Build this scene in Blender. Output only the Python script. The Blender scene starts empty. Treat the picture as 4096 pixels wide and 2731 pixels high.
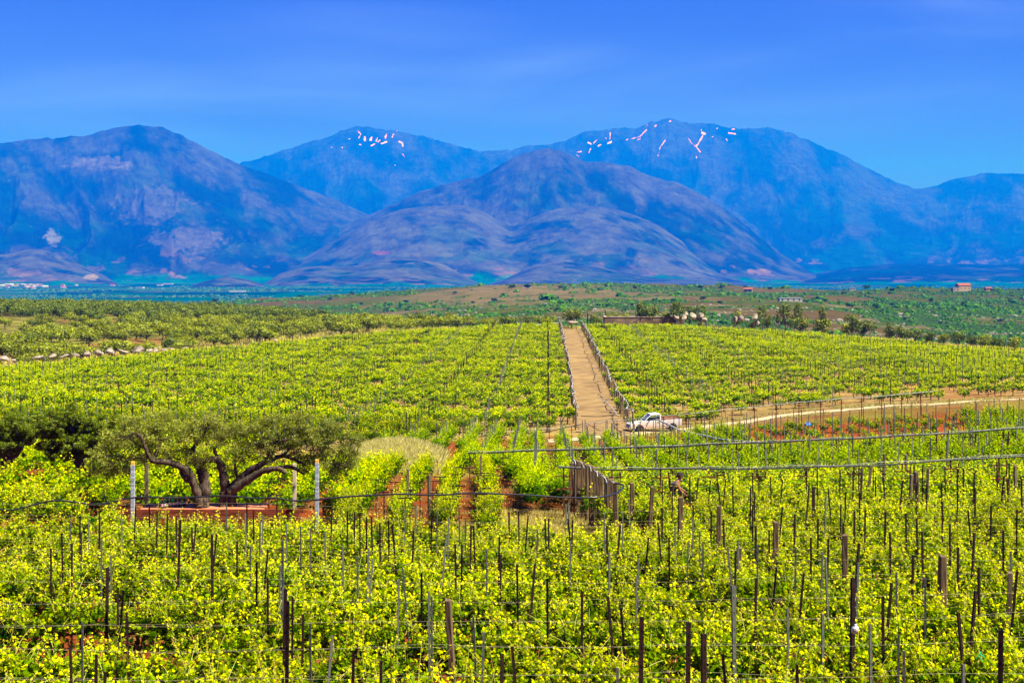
import bpy, bmesh, math, random
import numpy as np
from mathutils import Vector
rad = math.radians
R = np.random.RandomState(7)
random.seed(7)
SC = bpy.context.scene
COL = SC.collection
# ------------------------------------------------------------------ camera, sky, sun, exposure
F = 50 / 36 * 1024.0            # focal length in picture pixels
HZ = 265.0                      # height of the true horizon in the picture
cam_d = bpy.data.cameras.new("camera"); cam = bpy.data.objects.new("camera", cam_d); COL.objects.link(cam)
cam_d.lens = 50; cam_d.sensor_width = 36; cam_d.shift_y = -(341 - HZ) / 1024
cam_d.clip_start = 0.5; cam_d.clip_end = 90000
cam.location = (0, 0, 0); cam.rotation_euler = (rad(90), 0, 0)
SC.camera = cam
SUN_DIR = Vector((0.50, -0.22, 0.84)).normalized()
sun_el = math.asin(SUN_DIR.z); sun_az = math.atan2(SUN_DIR.x, SUN_DIR.y)
sl = bpy.data.lights.new("sun", 'SUN'); sl.energy = 5.0; sl.angle = rad(0.5); sl.color = (1.0, 0.95, 0.84)
so = bpy.data.objects.new("sun", sl); COL.objects.link(so)
so.rotation_euler = SUN_DIR.to_track_quat('Z', 'Y').to_euler()
SC.view_settings.view_transform = 'Standard'; SC.view_settings.look = 'None'
SC.view_settings.exposure = 1.65; SC.view_settings.gamma = 1
SC.cycles.max_bounces = 6; SC.cycles.diffuse_bounces = 2; SC.cycles.transmission_bounces = 4
SC.cycles.transparent_max_bounces = 8; SC.cycles.volume_bounces = 0
SC.cycles.use_denoising = True; SC.cycles.sample_clamp_indirect = 6

W = bpy.data.worlds.new("World"); SC.world = W; W.use_nodes = True
wt = W.node_tree; wt.nodes.clear()
def wn(t, **k):
    n = wt.nodes.new(t)
    for a, b in k.items(): setattr(n, a, b)
    return n
wout = wn('ShaderNodeOutputWorld'); bg = wn('ShaderNodeBackground'); bg.inputs[1].default_value = 0.055
sky = wn('ShaderNodeTexSky', sky_type='NISHITA', sun_disc=False, sun_elevation=sun_el, sun_rotation=sun_az)
sky.altitude = 300; sky.air_density = 1.0; sky.dust_density = 0.3; sky.ozone_density = 3.0
hs = wn('ShaderNodeHueSaturation'); hs.inputs['Saturation'].default_value = 1.25; hs.inputs['Value'].default_value = 1.0
wt.links.new(sky.outputs[0], hs.inputs['Color'])
tint = wn('ShaderNodeMix', data_type='RGBA', blend_type='MULTIPLY'); tint.inputs[0].default_value = 1
tint.inputs[7].default_value = (0.30, 0.122, 0.66, 1)
wt.links.new(hs.outputs[0], tint.inputs[6])
tc = wn('ShaderNodeTexCoord')
mp = wn('ShaderNodeMapping'); mp.inputs['Rotation'].default_value = (0, rad(-5), 0); mp.inputs['Scale'].default_value = (2.4, 2.4, 13)
wt.links.new(tc.outputs['Generated'], mp.inputs[0])
cn = wn('ShaderNodeTexNoise'); cn.inputs['Scale'].default_value = 1.6; cn.inputs['Detail'].default_value = 7; cn.inputs['Distortion'].default_value = 0.6
wt.links.new(mp.outputs[0], cn.inputs['Vector'])
cr = wn('ShaderNodeMapRange', interpolation_type='SMOOTHSTEP'); cr.inputs[1].default_value = 0.25; cr.inputs[2].default_value = 0.9
wt.links.new(cn.outputs[0], cr.inputs[0])
def cloud_mask(az, el, ra, re):
    v = Vector((az, 1, el)).normalized()
    sub = wn('ShaderNodeVectorMath', operation='SUBTRACT'); wt.links.new(tc.outputs['Generated'], sub.inputs[0]); sub.inputs[1].default_value = v
    sc_ = wn('ShaderNodeVectorMath', operation='MULTIPLY'); wt.links.new(sub.outputs[0], sc_.inputs[0]); sc_.inputs[1].default_value = (1 / ra, 1 / ra, 1 / re)
    ln = wn('ShaderNodeVectorMath', operation='LENGTH'); wt.links.new(sc_.outputs[0], ln.inputs[0])
    m = wn('ShaderNodeMapRange', interpolation_type='SMOOTHSTEP'); wt.links.new(ln.outputs['Value'], m.inputs[0])
    m.inputs[1].default_value = 1.0; m.inputs[2].default_value = 0.2; m.inputs[3].default_value = 0; m.inputs[4].default_value = 1
    return m.outputs[0]
acc = None
for a in ((-0.10, 0.160, 0.16, 0.030), (0.01, 0.138, 0.12, 0.016), (0.30, 0.170, 0.13, 0.05), (-0.05, 0.12, 0.6, 0.06)):
    o = cloud_mask(*a)
    if acc is None: acc = o
    else:
        ad = wn('ShaderNodeMath', operation='MAXIMUM'); wt.links.new(acc, ad.inputs[0]); wt.links.new(o, ad.inputs[1]); acc = ad.outputs[0]
mm = wn('ShaderNodeMath', operation='MULTIPLY'); wt.links.new(acc, mm.inputs[0]); wt.links.new(cr.outputs[0], mm.inputs[1])
mm2 = wn('ShaderNodeMath', operation='MULTIPLY'); wt.links.new(mm.outputs[0], mm2.inputs[0]); mm2.inputs[1].default_value = 0.42
cmix = wn('ShaderNodeMix', data_type='RGBA'); wt.links.new(mm2.outputs[0], cmix.inputs[0]); wt.links.new(tint.outputs[2], cmix.inputs[6])
cmix.inputs[7].default_value = (3.0, 3.2, 8.0, 1)
wt.links.new(cmix.outputs[2], bg.inputs[0]); wt.links.new(bg.outputs[0], wout.inputs[0])

# ------------------------------------------------------------------ noise
def _hash(ix, iy, seed):
    h = (ix.astype(np.int64) * 374761393 + iy.astype(np.int64) * 668265263 + seed * 982451653) & 0xffffffff
    h = ((h ^ (h >> 13)) * 1274126177) & 0xffffffff
    return ((h ^ (h >> 16)) & 0xffff) / 65535.0
def vnoise(x, y, seed=0):
    x = np.asarray(x, float); y = np.asarray(y, float)
    ix = np.floor(x); iy = np.floor(y); fx = x - ix; fy = y - iy
    fx = fx * fx * fx * (fx * (fx * 6 - 15) + 10); fy = fy * fy * fy * (fy * (fy * 6 - 15) + 10)
    a = _hash(ix, iy, seed); b = _hash(ix + 1, iy, seed); c = _hash(ix, iy + 1, seed); d = _hash(ix + 1, iy + 1, seed)
    return (a * (1 - fx) + b * fx) * (1 - fy) + (c * (1 - fx) + d * fx) * fy
def fbm(x, y, seed=0, o=4, g=0.5):
    s = 0; a = 1; t = 0
    for k in range(o):
        s = s + a * vnoise(x * 2 ** k + 17.3 * k, y * 2 ** k - 9.1 * k, seed + k); t += a; a *= g
    return s / t                 # 0..1
def ridged(x, y, seed=0, o=5, g=0.5):
    s = 0; a = 1; t = 0
    for k in range(o):
        s = s + a * (1 - np.abs(2 * vnoise(x * 2 ** k + 31.7 * k, y * 2 ** k + 5.3 * k, seed + k) - 1)); t += a; a *= g
    return s / t

# ------------------------------------------------------------------ the lie of the land
_ks = np.array([2, 15, 24, 47, 57, 70, 86, 100, 119, 150, 200, 250, 290, 340, 420, 520, 700, 850, 1050, 1300, 1550, 1800, 2300, 3500, 40000.])
_us = (np.array([-300, 0, 199, 370, 512, 683, 853, 1024, 1300.]) - 512) / F
_T = [
 [-6.0,-6.6,-7.3,-8.4,-9.0,-9.9,-10.9,-11.7,-12.6,-13.0,-14.1,-14.2,-14.1,-13.9,-14.2,-15.2,-32,-50,-70,-85,-95,-100,-108,-114,-118],
 [-6.0,-6.6,-7.3,-8.4,-9.0,-9.9,-10.9,-11.8,-12.8,-13.3,-14.5,-14.9,-14.6,-14.3,-14.3,-15.0,-30,-48,-66,-80,-92,-100,-108,-114,-118],
 [-6.0,-6.6,-7.3,-8.4,-9.1,-10.1,-11.2,-12.1,-13.2,-13.4,-13.6,-14.0,-14.2,-14.5,-15.3,-17.0,-34,-46,-52,-50,-46,-45,-80,-114,-118],
 [-6.0,-6.6,-7.3,-8.5,-9.3,-10.4,-11.7,-12.5,-13.8,-13.8,-13.5,-12.9,-12.9,-14.5,-17.5,-20.0,-34,-36,-38,-37,-33,-34,-75,-114,-118],
 [-6.0,-6.6,-7.3,-8.6,-9.5,-10.7,-12.3,-13.0,-14.0,-14.0,-13.2,-12.8,-12.8,-15.0,-19.0,-24.0,-27,-28.5,-27.5,-26,-22,-28,-70,-114,-118],
 [-6.0,-6.6,-7.3,-8.6,-9.5,-10.7,-12.0,-12.8,-13.7,-13.6,-13.3,-12.9,-12.8,-15.0,-22.0,-28.0,-30,-29,-28.5,-27,-24.5,-30,-80,-114,-118],
 [-6.0,-6.6,-7.3,-8.5,-9.3,-10.4,-11.6,-12.1,-12.7,-13.0,-13.6,-14.1,-14.8,-17.0,-24.0,-29.0,-32,-31.5,-31,-31,-27.5,-31,-80,-114,-118],
 [-6.0,-6.6,-7.2,-8.4,-9.1,-10.1,-11.2,-11.6,-11.9,-12.4,-14.0,-15.5,-16.8,-20.5,-27.0,-34.0,-40,-40,-37,-34,-31,-31,-80,-114,-118],
 [-6.0,-6.6,-7.2,-8.4,-9.1,-10.1,-11.2,-11.6,-11.9,-12.6,-14.4,-16.3,-18.6,-22.5,-30.0,-38.0,-44,-42,-38,-34,-30,-31,-80,-114,-118]]
_T = np.array(_T); _lk = np.log(_ks)
_fine_l = np.linspace(_lk[0], _lk[-1], 700); _fine_u = np.linspace(_us[0], _us[-1], 240)
def _smooth(a, k, ax):
    ker = np.hanning(k + 2)[1:-1]; ker /= ker.sum()
    pad = [(0, 0), (0, 0)]; pad[ax] = (k // 2, k // 2)
    b = np.pad(a, pad, mode='edge')
    return np.apply_along_axis(lambda v: np.convolve(v, ker, 'valid'), ax, b)
_G = np.array([np.interp(_fine_l, _lk, r) for r in _T])
_G = np.array([np.interp(_fine_u, _us, _G[:, j]) for j in range(_G.shape[1])]).T
_G = _smooth(_smooth(_G, 9, 1), 31, 0)
def gz(X, Y):
    X = np.asarray(X, float); Y = np.asarray(Y, float)
    Yc = np.clip(Y, 2.1, 39000); u = np.clip(X / Yc, _us[0], _us[-1] - 1e-6)
    i = (u - _fine_u[0]) / (_fine_u[1] - _fine_u[0]); j = (np.log(Yc) - _fine_l[0]) / (_fine_l[1] - _fine_l[0])
    i = np.clip(i, 0, len(_fine_u) - 1.001); j = np.clip(j, 0, len(_fine_l) - 1.001)
    i0 = i.astype(int); j0 = j.astype(int); fi = i - i0; fj = j - j0
    z = (_G[i0, j0] * (1 - fi) + _G[i0 + 1, j0] * fi) * (1 - fj) + (_G[i0, j0 + 1] * (1 - fi) + _G[i0 + 1, j0 + 1] * fi) * fj
    near = (fbm(X / 7, Y / 7, 3, 3) - .5) * 0.35 * np.clip((Y - 5) / 20, 0, 1)
    far = np.clip((Y - 420) / 400, 0, 1) * np.clip((3500 - Y) / 1500, 0, 1)
    z = z + near + far * ((fbm(X / 160, Y / 160, 11, 5) - .5) * 13 + (ridged(X / 60, Y / 60, 12, 3) - .6) * 3)
    # a low mound of dry grass
    z = z + 0.9 * np.exp(-((X + 6.5) / 3.2) ** 2 - ((Y - 83) / 4.0) ** 2)
    return z
def G1(x, y): return float(gz(np.array([x]), np.array([y]))[0])
def px2u(px): return (px - 512) / F
def depth_at(px, py, lo=14., hi=330., h=0.0):
    """distance at which a point h above the ground is seen at picture row py"""
    D = np.linspace(lo, hi, 3000); z = gz(px2u(px) * D, D) + h
    yy = HZ - z * F / D
    k = np.where((yy[:-1] >= py) & (yy[1:] < py))[0]
    return float(D[k[0]]) if len(k) else float(D[np.argmin(abs(yy - py))])
def at(px, py, D): return Vector((px2u(px) * D, D, -(py - HZ) / F * D))

# ------------------------------------------------------------------ object helpers
def tag(o, label=None, cat=None, group=None, kind=None):
    if label: o['label'] = label
    if cat: o['category'] = cat
    if group: o['group'] = group
    if kind: o['kind'] = kind
    return o
def empty(name, loc=(0, 0, 0), rz=0.0, label=None, cat=None, group=None):
    o = bpy.data.objects.new(name, None); COL.objects.link(o); o.location = loc; o.rotation_euler = (0, 0, rz)
    o.empty_display_size = 0.2
    return tag(o, label, cat, group)
def mesh_np(name, V, polys, sizes=None, mats=(), attrs=None, smooth=False, midx=None):
    """V (n,3); polys flat int array; sizes int or array of corner counts"""
    me = bpy.data.meshes.new(name)
    V = np.ascontiguousarray(V, dtype=np.float32); L = np.ascontiguousarray(polys, dtype=np.int32).ravel()
    if np.isscalar(sizes): sizes = np.full(len(L) // sizes, sizes, dtype=np.int32)
    st = np.concatenate([[0], np.cumsum(sizes)[:-1]]).astype(np.int32)
    me.vertices.add(len(V)); me.vertices.foreach_set('co', V.ravel())
    me.loops.add(len(L)); me.loops.foreach_set('vertex_index', L)
    me.polygons.add(len(sizes)); me.polygons.foreach_set('loop_start', st)
    if midx is not None: me.polygons.foreach_set('material_index', np.asarray(midx, dtype=np.int32))
    me.polygons.foreach_set('use_smooth', np.full(len(sizes), smooth, dtype=bool))
    for m in mats: me.materials.append(m)
    for k, a in (attrs or {}).items():
        a = np.asarray(a, dtype=np.float32)
        if a.ndim == 1:
            at_ = me.attributes.new(k, 'FLOAT', 'POINT'); at_.data.foreach_set('value', a)
        else:
            at_ = me.attributes.new(k, 'FLOAT_COLOR', 'POINT')
            at_.data.foreach_set('color', np.concatenate([a, np.ones((len(a), 1), np.float32)], 1).ravel())
    me.update(calc_edges=True)
    return me
def add(name, me, parent=None, loc=None, rz=None):
    o = bpy.data.objects.new(name, me); COL.objects.link(o)
    if parent is not None: o.parent = parent
    if loc is not None: o.location = loc
    if rz is not None: o.rotation_euler = (0, 0, rz)
    return o
class MB:
    """collects boxes, tubes and polygons, links them as one mesh"""
    def __init__(s): s.v = []; s.f = []
    def poly(s, pts, faces):
        b = len(s.v); s.v += [tuple(p) for p in pts]; s.f += [tuple(b + i for i in f) for f in faces]; return s
    def box(s, c, d, rot=0.0, tilt=(0, 0)):
        x, y, z = d[0] / 2, d[1] / 2, d[2] / 2; cr, sr = math.cos(rot), math.sin(rot); P = []
        for sx, sy, sz in ((-1,-1,-1),(1,-1,-1),(1,1,-1),(-1,1,-1),(-1,-1,1),(1,-1,1),(1,1,1),(-1,1,1)):
            px, py, pz = sx * x, sy * y, sz * z
            px, py = px * cr - py * sr, px * sr + py * cr
            P.append((c[0] + px + tilt[0] * (pz + z), c[1] + py + tilt[1] * (pz + z), c[2] + pz))
        s.poly(P, [(0,3,2,1),(4,5,6,7),(0,1,5,4),(1,2,6,5),(2,3,7,6),(3,0,4,7)]); return s
    def tube(s, pts, rr, n=8, cap=True):
        pts = [Vector(p) for p in pts]
        if not hasattr(rr, '__len__'): rr = [rr] * len(pts)
        prev = None; base = len(s.v); up = Vector((0, 0, 1))
        for i, p in enumerate(pts):
            t = (pts[min(i + 1, len(pts) - 1)] - pts[max(i - 1, 0)]).normalized()
            if prev is None:
                a = t.cross(up if abs(t.z) < .9 else Vector((1, 0, 0))).normalized()
            else:
                a = (prev - t * prev.dot(t)); a = a.normalized() if a.length > 1e-6 else t.orthogonal().normalized()
            prev = a; b = t.cross(a)
            for k in range(n):
                an = 2 * math.pi * k / n
                s.v.append(tuple(p + (a * math.cos(an) + b * math.sin(an)) * rr[i]))
        for i in range(len(pts) - 1):
            for k in range(n):
                k2 = (k + 1) % n; o = base + i * n
                s.f.append((o + k, o + k2, o + n + k2, o + n + k))
        if cap:
            s.f.append(tuple(base + k for k in range(n))[::-1]); o = base + (len(pts) - 1) * n
            s.f.append(tuple(o + k for k in range(n)))
        return s
    def lathe(s, c, prof, n=16):
        base = len(s.v)
        for r, z in prof:
            for k in range(n):
                a = 2 * math.pi * k / n; s.v.append((c[0] + r * math.cos(a), c[1] + r * math.sin(a), c[2] + z))
        for i in range(len(prof) - 1):
            for k in range(n):
                k2 = (k + 1) % n; o = base + i * n; s.f.append((o + k, o + k2, o + n + k2, o + n + k))
        s.f.append(tuple(base + k for k in range(n))[::-1]); o = base + (len(prof) - 1) * n; s.f.append(tuple(o + k for k in range(n)))
        return s
    def build(s, name, mat, parent=None, loc=None, rz=None, smooth=False, bevel=0):
        me = bpy.data.meshes.new(name); me.from_pydata(s.v, [], s.f); me.materials.append(mat)
        if smooth:
            for p in me.polygons: p.use_smooth = True
        me.update()
        o = add(name, me, parent, loc, rz)
        if bevel:
            m = o.modifiers.new('bevel', 'BEVEL'); m.width = bevel; m.segments = 2
        return o
def copy_tree(o, **k):
    c = o.copy(); COL.objects.link(c)
    for ch in o.children:
        d = ch.copy(); COL.objects.link(d); d.parent = c
        for g in ch.children:
            e = g.copy(); COL.objects.link(e); e.parent = d
    return c

# ------------------------------------------------------------------ materials
ORD = 'zeroth first second third fourth fifth sixth seventh eighth ninth tenth eleventh twelfth thirteenth fourteenth fifteenth sixteenth seventeenth eighteenth nineteenth'.split()
TENS = 'x x twenty thirty forty fifty sixty seventy eighty ninety'.split()
def nth(n):
    if n < 20: return ORD[n]
    return (TENS[n // 10][:-1] + 'ieth') if n % 10 == 0 else TENS[n // 10] + '-' + ORD[n % 10]
def mat(name, col=(.5, .5, .5), rough=0.8, metal=0.0, spec=0.3):
    m = bpy.data.materials.new(name); m.use_nodes = True
    b = m.node_tree.nodes['Principled BSDF']
    b.inputs['Base Color'].default_value = (*col, 1); b.inputs['Roughness'].default_value = rough
    b.inputs['Metallic'].default_value = metal; b.inputs['Specular IOR Level'].default_value = spec
    return m
def noisy(name, c1, c2, scale=5.0, rough=0.85, metal=0.0, stretch=(1, 1, 1), bump=0.0, detail=6, lo=.35, hi=.65, spec=.3, coord='Object'):
    m = mat(name, c1, rough, metal, spec); nt = m.node_tree; N = nt.nodes; L = nt.links; b = N['Principled BSDF']
    t = N.new('ShaderNodeTexCoord'); p = N.new('ShaderNodeMapping'); p.inputs['Scale'].default_value = stretch
    L.new(t.outputs[coord], p.inputs[0])
    n = N.new('ShaderNodeTexNoise'); n.inputs['Scale'].default_value = scale; n.inputs['Detail'].default_value = detail
    L.new(p.outputs[0], n.inputs['Vector'])
    r = N.new('ShaderNodeMapRange'); r.inputs[1].default_value = lo; r.inputs[2].default_value = hi; L.new(n.outputs[0], r.inputs[0])
    x = N.new('ShaderNodeMix'); x.data_type = 'RGBA'; L.new(r.outputs[0], x.inputs[0])
    x.inputs[6].default_value = (*c1, 1); x.inputs[7].default_value = (*c2, 1); L.new(x.outputs[2], b.inputs['Base Color'])
    if bump:
        bp = N.new('ShaderNodeBump'); bp.inputs['Strength'].default_value = bump; bp.inputs['Distance'].default_value = 0.02
        L.new(n.outputs[0], bp.inputs['Height']); L.new(bp.outputs[0], b.inputs['Normal'])
    return m
def leaf_mat(name, c0, c1, c2, trans=0.45, gloss=0.04, vary=0.25):
    """c0 deep leaf, c1 grown leaf, c2 young tip; attribute 'tint' 0..1 picks along them"""
    m = bpy.data.materials.new(name); m.use_nodes = True; nt = m.node_tree; N = nt.nodes; L = nt.links; N.clear()
    out = N.new('ShaderNodeOutputMaterial'); a = N.new('ShaderNodeAttribute'); a.attribute_name = 'tint'
    cr = N.new('ShaderNodeValToRGB'); L.new(a.outputs['Fac'], cr.inputs[0])
    e = cr.color_ramp.elements; e[0].position = 0; e[0].color = (*c0, 1); e[1].position = 1; e[1].color = (*c2, 1)
    k = e.new(0.5); k.color = (*c1, 1)
    oi = N.new('ShaderNodeObjectInfo'); hsv = N.new('ShaderNodeHueSaturation'); L.new(cr.outputs[0], hsv.inputs['Color'])
    mr = N.new('ShaderNodeMapRange'); L.new(oi.outputs['Random'], mr.inputs[0]); mr.inputs[3].default_value = 1 - vary; mr.inputs[4].default_value = 1 + vary
    L.new(mr.outputs[0], hsv.inputs['Value'])
    d = N.new('ShaderNodeBsdfDiffuse'); t = N.new('ShaderNodeBsdfTranslucent'); g = N.new('ShaderNodeBsdfGlossy'); g.inputs['Roughness'].default_value = .45
    L.new(hsv.outputs[0], d.inputs[0])
    tw = N.new('ShaderNodeMix'); tw.data_type = 'RGBA'; tw.blend_type = 'MULTIPLY'; tw.inputs[0].default_value = 1
    L.new(hsv.outputs[0], tw.inputs[6]); tw.inputs[7].default_value = (1.35, 1.25, 0.5, 1); L.new(tw.outputs[2], t.inputs[0])
    x = N.new('ShaderNodeMixShader'); x.inputs[0].default_value = trans; L.new(d.outputs[0], x.inputs[1]); L.new(t.outputs[0], x.inputs[2])
    y = N.new('ShaderNodeMixShader'); y.inputs[0].default_value = gloss; L.new(x.outputs[0], y.inputs[1]); L.new(g.outputs[0], y.inputs[2])
    L.new(y.outputs[0], out.inputs[0]); return m
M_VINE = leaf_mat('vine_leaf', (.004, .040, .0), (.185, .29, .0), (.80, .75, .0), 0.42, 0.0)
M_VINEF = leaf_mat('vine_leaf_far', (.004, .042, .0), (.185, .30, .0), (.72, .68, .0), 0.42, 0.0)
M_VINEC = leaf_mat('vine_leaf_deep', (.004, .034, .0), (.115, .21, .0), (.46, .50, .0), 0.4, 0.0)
M_OLIVE = leaf_mat('olive_leaf', (.05, .07, .004), (.23, .26, .022), (.56, .56, .08), 0.35, 0.02)
M_OLIVED = leaf_mat('dark_olive_leaf', (.03, .06, .001), (.12, .165, .004), (.30, .34, .012), 0.25, 0.01)
M_GROVE = leaf_mat('grove_leaf', (.035, .06, .0), (.15, .18, .0), (.32, .33, .004), 0.22, 0.02)
M_PINE = leaf_mat('pine_leaf', (.018, .038, .001), (.075, .11, .003), (.17, .20, .006), 0.15, 0.02)
M_SHRUB = leaf_mat('shrub_leaf', (.012, .05, .002), (.035, .12, .006), (.10, .19, .01), 0.15, 0.0)
M_MOUND = leaf_mat('green_dry_grass', (.24, .24, .06), (.52, .47, .15), (.80, .70, .33), 0.3, 0.0)
M_GRASS = leaf_mat('dry_grass', (.18, .18, .03), (.44, .36, .09), (.68, .52, .18), 0.3, 0.02)
M_BARK = noisy('olive_bark', (.018, .011, .006), (.10, .07, .042), 6, .9, stretch=(3, 3, .7), bump=.9)
M_VBARK = noisy('vine_bark', (.03, .018, .012), (.12, .075, .04), 14, .9, stretch=(2, 2, .6), bump=.5)
M_CANE = noisy('vine_cane', (.22, .30, .03), (.35, .22, .05), 9, .7)
M_DARK = noisy('dark_rusty_iron', (.006, .003, .002), (.035, .009, .005), 18, .75, .2)
M_GALV = noisy('galvanised_steel', (.07, .075, .055), (.16, .165, .12), 12, .6, .1)
M_RUST = noisy('rusty_iron', (.035, .010, .004), (.20, .055, .012), 14, .85, .1)
M_WOOD = noisy('weathered_timber', (.05, .030, .013), (.17, .105, .048), 5, .9, stretch=(6, 6, .6), bump=.5)
M_WOODG = noisy('grey_timber', (.06, .042, .022), (.17, .12, .065), 6, .9, stretch=(6, 6, .6), bump=.5)
M_HOSE = mat('black_hose', (.010, .011, .013), .38, 0, .6)
M_HOSEG = noisy('dusty_grey_hose', (.14, .14, .13), (.42, .42, .40), 9, .55)
M_WIRE = mat('trellis_wire', (.30, .25, .15), .5, .3)
M_DECK = noisy('red_deck_boards', (.28, .075, .025), (.55, .22, .10), 3, .9, stretch=(1, 7, 1), bump=.2)
M_PLANK = noisy('red_brown_planks', (.07, .012, .004), (.21, .045, .012), 4, .9, stretch=(.6, 4, 5), bump=.3)
M_WRAP = noisy('grey_wrapping', (.17, .20, .24), (.36, .40, .46), 7, .4, stretch=(1, 1, 3), bump=.6)
M_ORNG = mat('yellow_timber', (.62, .34, .06), .7)
M_STONE = noisy('boulder_stone', (.09, .07, .055), (.34, .27, .22), 1.2, .9, bump=.8)
M_CONC = noisy('tank_wall', (.10, .065, .035), (.27, .19, .11), .35, .95, stretch=(1, 1, 2), bump=.4)
M_RIM = noisy('pale_concrete', (.35, .27, .19), (.5, .4, .3), 2, .9)

# ------------------------------------------------------------------ track, aisle and ground colours
track_px = [(548, 440), (590, 438), (630, 434.5), (660, 431.5), (700, 427.5), (760, 419), (820, 411.5), (880, 406.5), (960, 402), (1030, 399), (1120, 396)]
TR = []
for x, y in track_px:
    D = depth_at(x, y, 95, 150); TR.append((px2u(x) * D, D))
TR = np.array(TR); _o = np.argsort(TR[:, 0]); TR = TR[_o]
def track_y(X): return np.interp(X, TR[:, 0], TR[:, 1])
AI = np.array([(118, 5.45, 9.6), (160, 6.75, 10.6), (205, 7.85, 11.75), (250, 8.9, 13.0), (291, 9.8, 14.0)])
def aisle_l(Y): return np.interp(Y, AI[:, 0], AI[:, 1])
def aisle_r(Y): return np.interp(Y, AI[:, 0], AI[:, 2])
def crest(X_over_Y):
    """distance at which the hill vineyard ends"""
    px = X_over_Y * F + 512
    return np.interp(px, [-100, 0, 120, 200, 300, 400, 512, 600, 700, 800, 900, 1024, 1150], [180, 188, 205, 222, 240, 262, 288, 291, 288, 276, 262, 240, 225])
def hill_start(X, Y):
    px = X / Y * F + 512
    left = np.interp(px, [0, 250, 380, 470, 520, 560], [76, 78, 94, 112, 115, 117])
    return np.where(px < 560, left, track_y(X) + 2.5 + np.interp(px, [560, 700, 1024], [0, .3, .9]))

Cs = dict(
 straw=(.50, .33, .11), tan=(.36, .22, .085), red=(.36, .080, .022), brown=(.30, .13, .04), track=(.66, .44, .22),
 grass=(.30, .27, .05), olive=(.20, .17, .045), scrub=(.045, .10, .020), scrub2=(.10, .14, .022), pale=(.34, .24, .11), rock=(.42, .36, .28),
 plain=(.001,.115,.02), plain2=(.10,.20,.04), orange=(.46, .22, .08))
Cs = {k: np.array(v) * .42 for k, v in Cs.items()}
def mixc(a, b, t): return a * (1 - t[..., None]) + b * t[..., None]
def sst(x, a, b):
    t = np.clip((x - a) / (b - a), 0, 1); return t * t * (3 - 2 * t)
def ground_colour(X, Y, Z):
    px = X / np.maximum(Y, 1) * F + 512; py = HZ - Z * F / np.maximum(Y, 1)
    n1 = fbm(X / 1.3, Y / 1.3, 21, 4); n2 = fbm(X / 9, Y / 9, 22, 4); n3 = fbm(X / 60, Y / 45, 23, 5); n4 = fbm(X / 22, Y / 22, 24, 4)
    c = mixc(Cs['red'], Cs['brown'], sst(n1, .4, .7))
    # straw plot and mound
    w = np.exp(-((X - 0.9) / 2.6) ** 4 - ((Y - 46.5) / 4.0) ** 4); c = mixc(c, Cs['grass'] * 1.35, np.clip(w * 1.3, 0, 1))
    w = np.exp(-((X + 6.5) / 5.0) ** 4 - ((Y - 82) / 7.0) ** 4); c = mixc(c, Cs['grass'] * 1.3, np.clip(w * 1.2, 0, 1))
    # between the pipes
    c = mixc(c, mixc(Cs['brown'], Cs['grass'], sst(n2, .4, .7)), sst(Y, 56, 66) * .8 * (X > 0))
    c = mixc(c, Cs['red'] * 1.15, sst(X, 14, 20) * sst(Y, 86, 92) * (1 - sst(Y, 112, 118)))
    # hill: tan with straw
    hs_ = hill_start(X, np.maximum(Y, 1))
    t = sst(Y, hs_ - 4, hs_); hill = mixc(Cs['tan'], Cs['straw'], sst(n1 + .25 * (n2 - .5), .35, .65))
    hill = mixc(hill, Cs['red'] * 1.9, sst(X, 22, 45) * sst(n2, .3, .6) * .22 * (1 - sst(Y, 150, 190)))
    c = mixc(c, hill, t)
    w = sst(np.abs(Y - track_y(X)), 4.0, 1.5) * (X > 2); c = mixc(c, Cs['tan'] * 1.05, w)
    # beyond the crest
    cr_ = crest(X / np.maximum(Y, 1)); t = sst(Y, cr_ - 1, cr_ + 5)
    wild = mixc(Cs['olive'], Cs['grass'] * 1.1, sst(n2, .35, .65)); wild = mixc(wild, Cs['orange'], sst(n4, .55, .68) * .8)
    wild = mixc(wild, Cs['orange'], sst(px, 690, 740) * sst(n2, .35, .5) * .75)
    c = mixc(c, wild, t)
    # middle hills
    t = sst(Y, 480, 620); sh = sst(n3 + .35 * (n4 - .5), .47, .56)
    base = mixc(Cs['grass'] * np.array((.55, .8, .5)), Cs['pale'] * .8, sst(fbm(X / 90, Y / 40, 31, 4), .42, .62))
    base = mixc(base, Cs['rock'], sst(fbm(X / 30, Y / 14, 33, 5), .60, .66) * (1 - sst(Y, 1050, 1300)) * .8)
    base = base * .62; hillc = mixc(base * np.array((.9, .85, .55)), Cs['scrub'], np.clip(sh + sst(px, 860, 1000) * .35, 0, 1))
    brow = np.exp(-((px - 520) / 110) ** 2 - ((Y - 1300) / 260.) ** 2); hillc = mixc(hillc, Cs['pale'] * .75, np.clip(brow * 1.5, 0, .9) * (1 - .7 * sst(n4, .58, .66)))
    c = mixc(c, hillc, t)
    # plain
    t = sst(Y, 2200, 2900); fld = sst(fbm(X / 500, Y / 220, 41, 4), .67, .70)
    pl = mixc(Cs['plain'], Cs['plain2'], fld * .6); pl = mixc(pl, Cs['plain'] * .3, sst(fbm(X / 260, Y / 500, 43, 5), .5, .6) * .8); pl = mixc(pl, Cs['pale'] * .35, sst(fbm(X / 330, Y / 420, 45, 5), .6, .64) * .5); c = mixc(c, pl, t)
    return c
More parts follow.
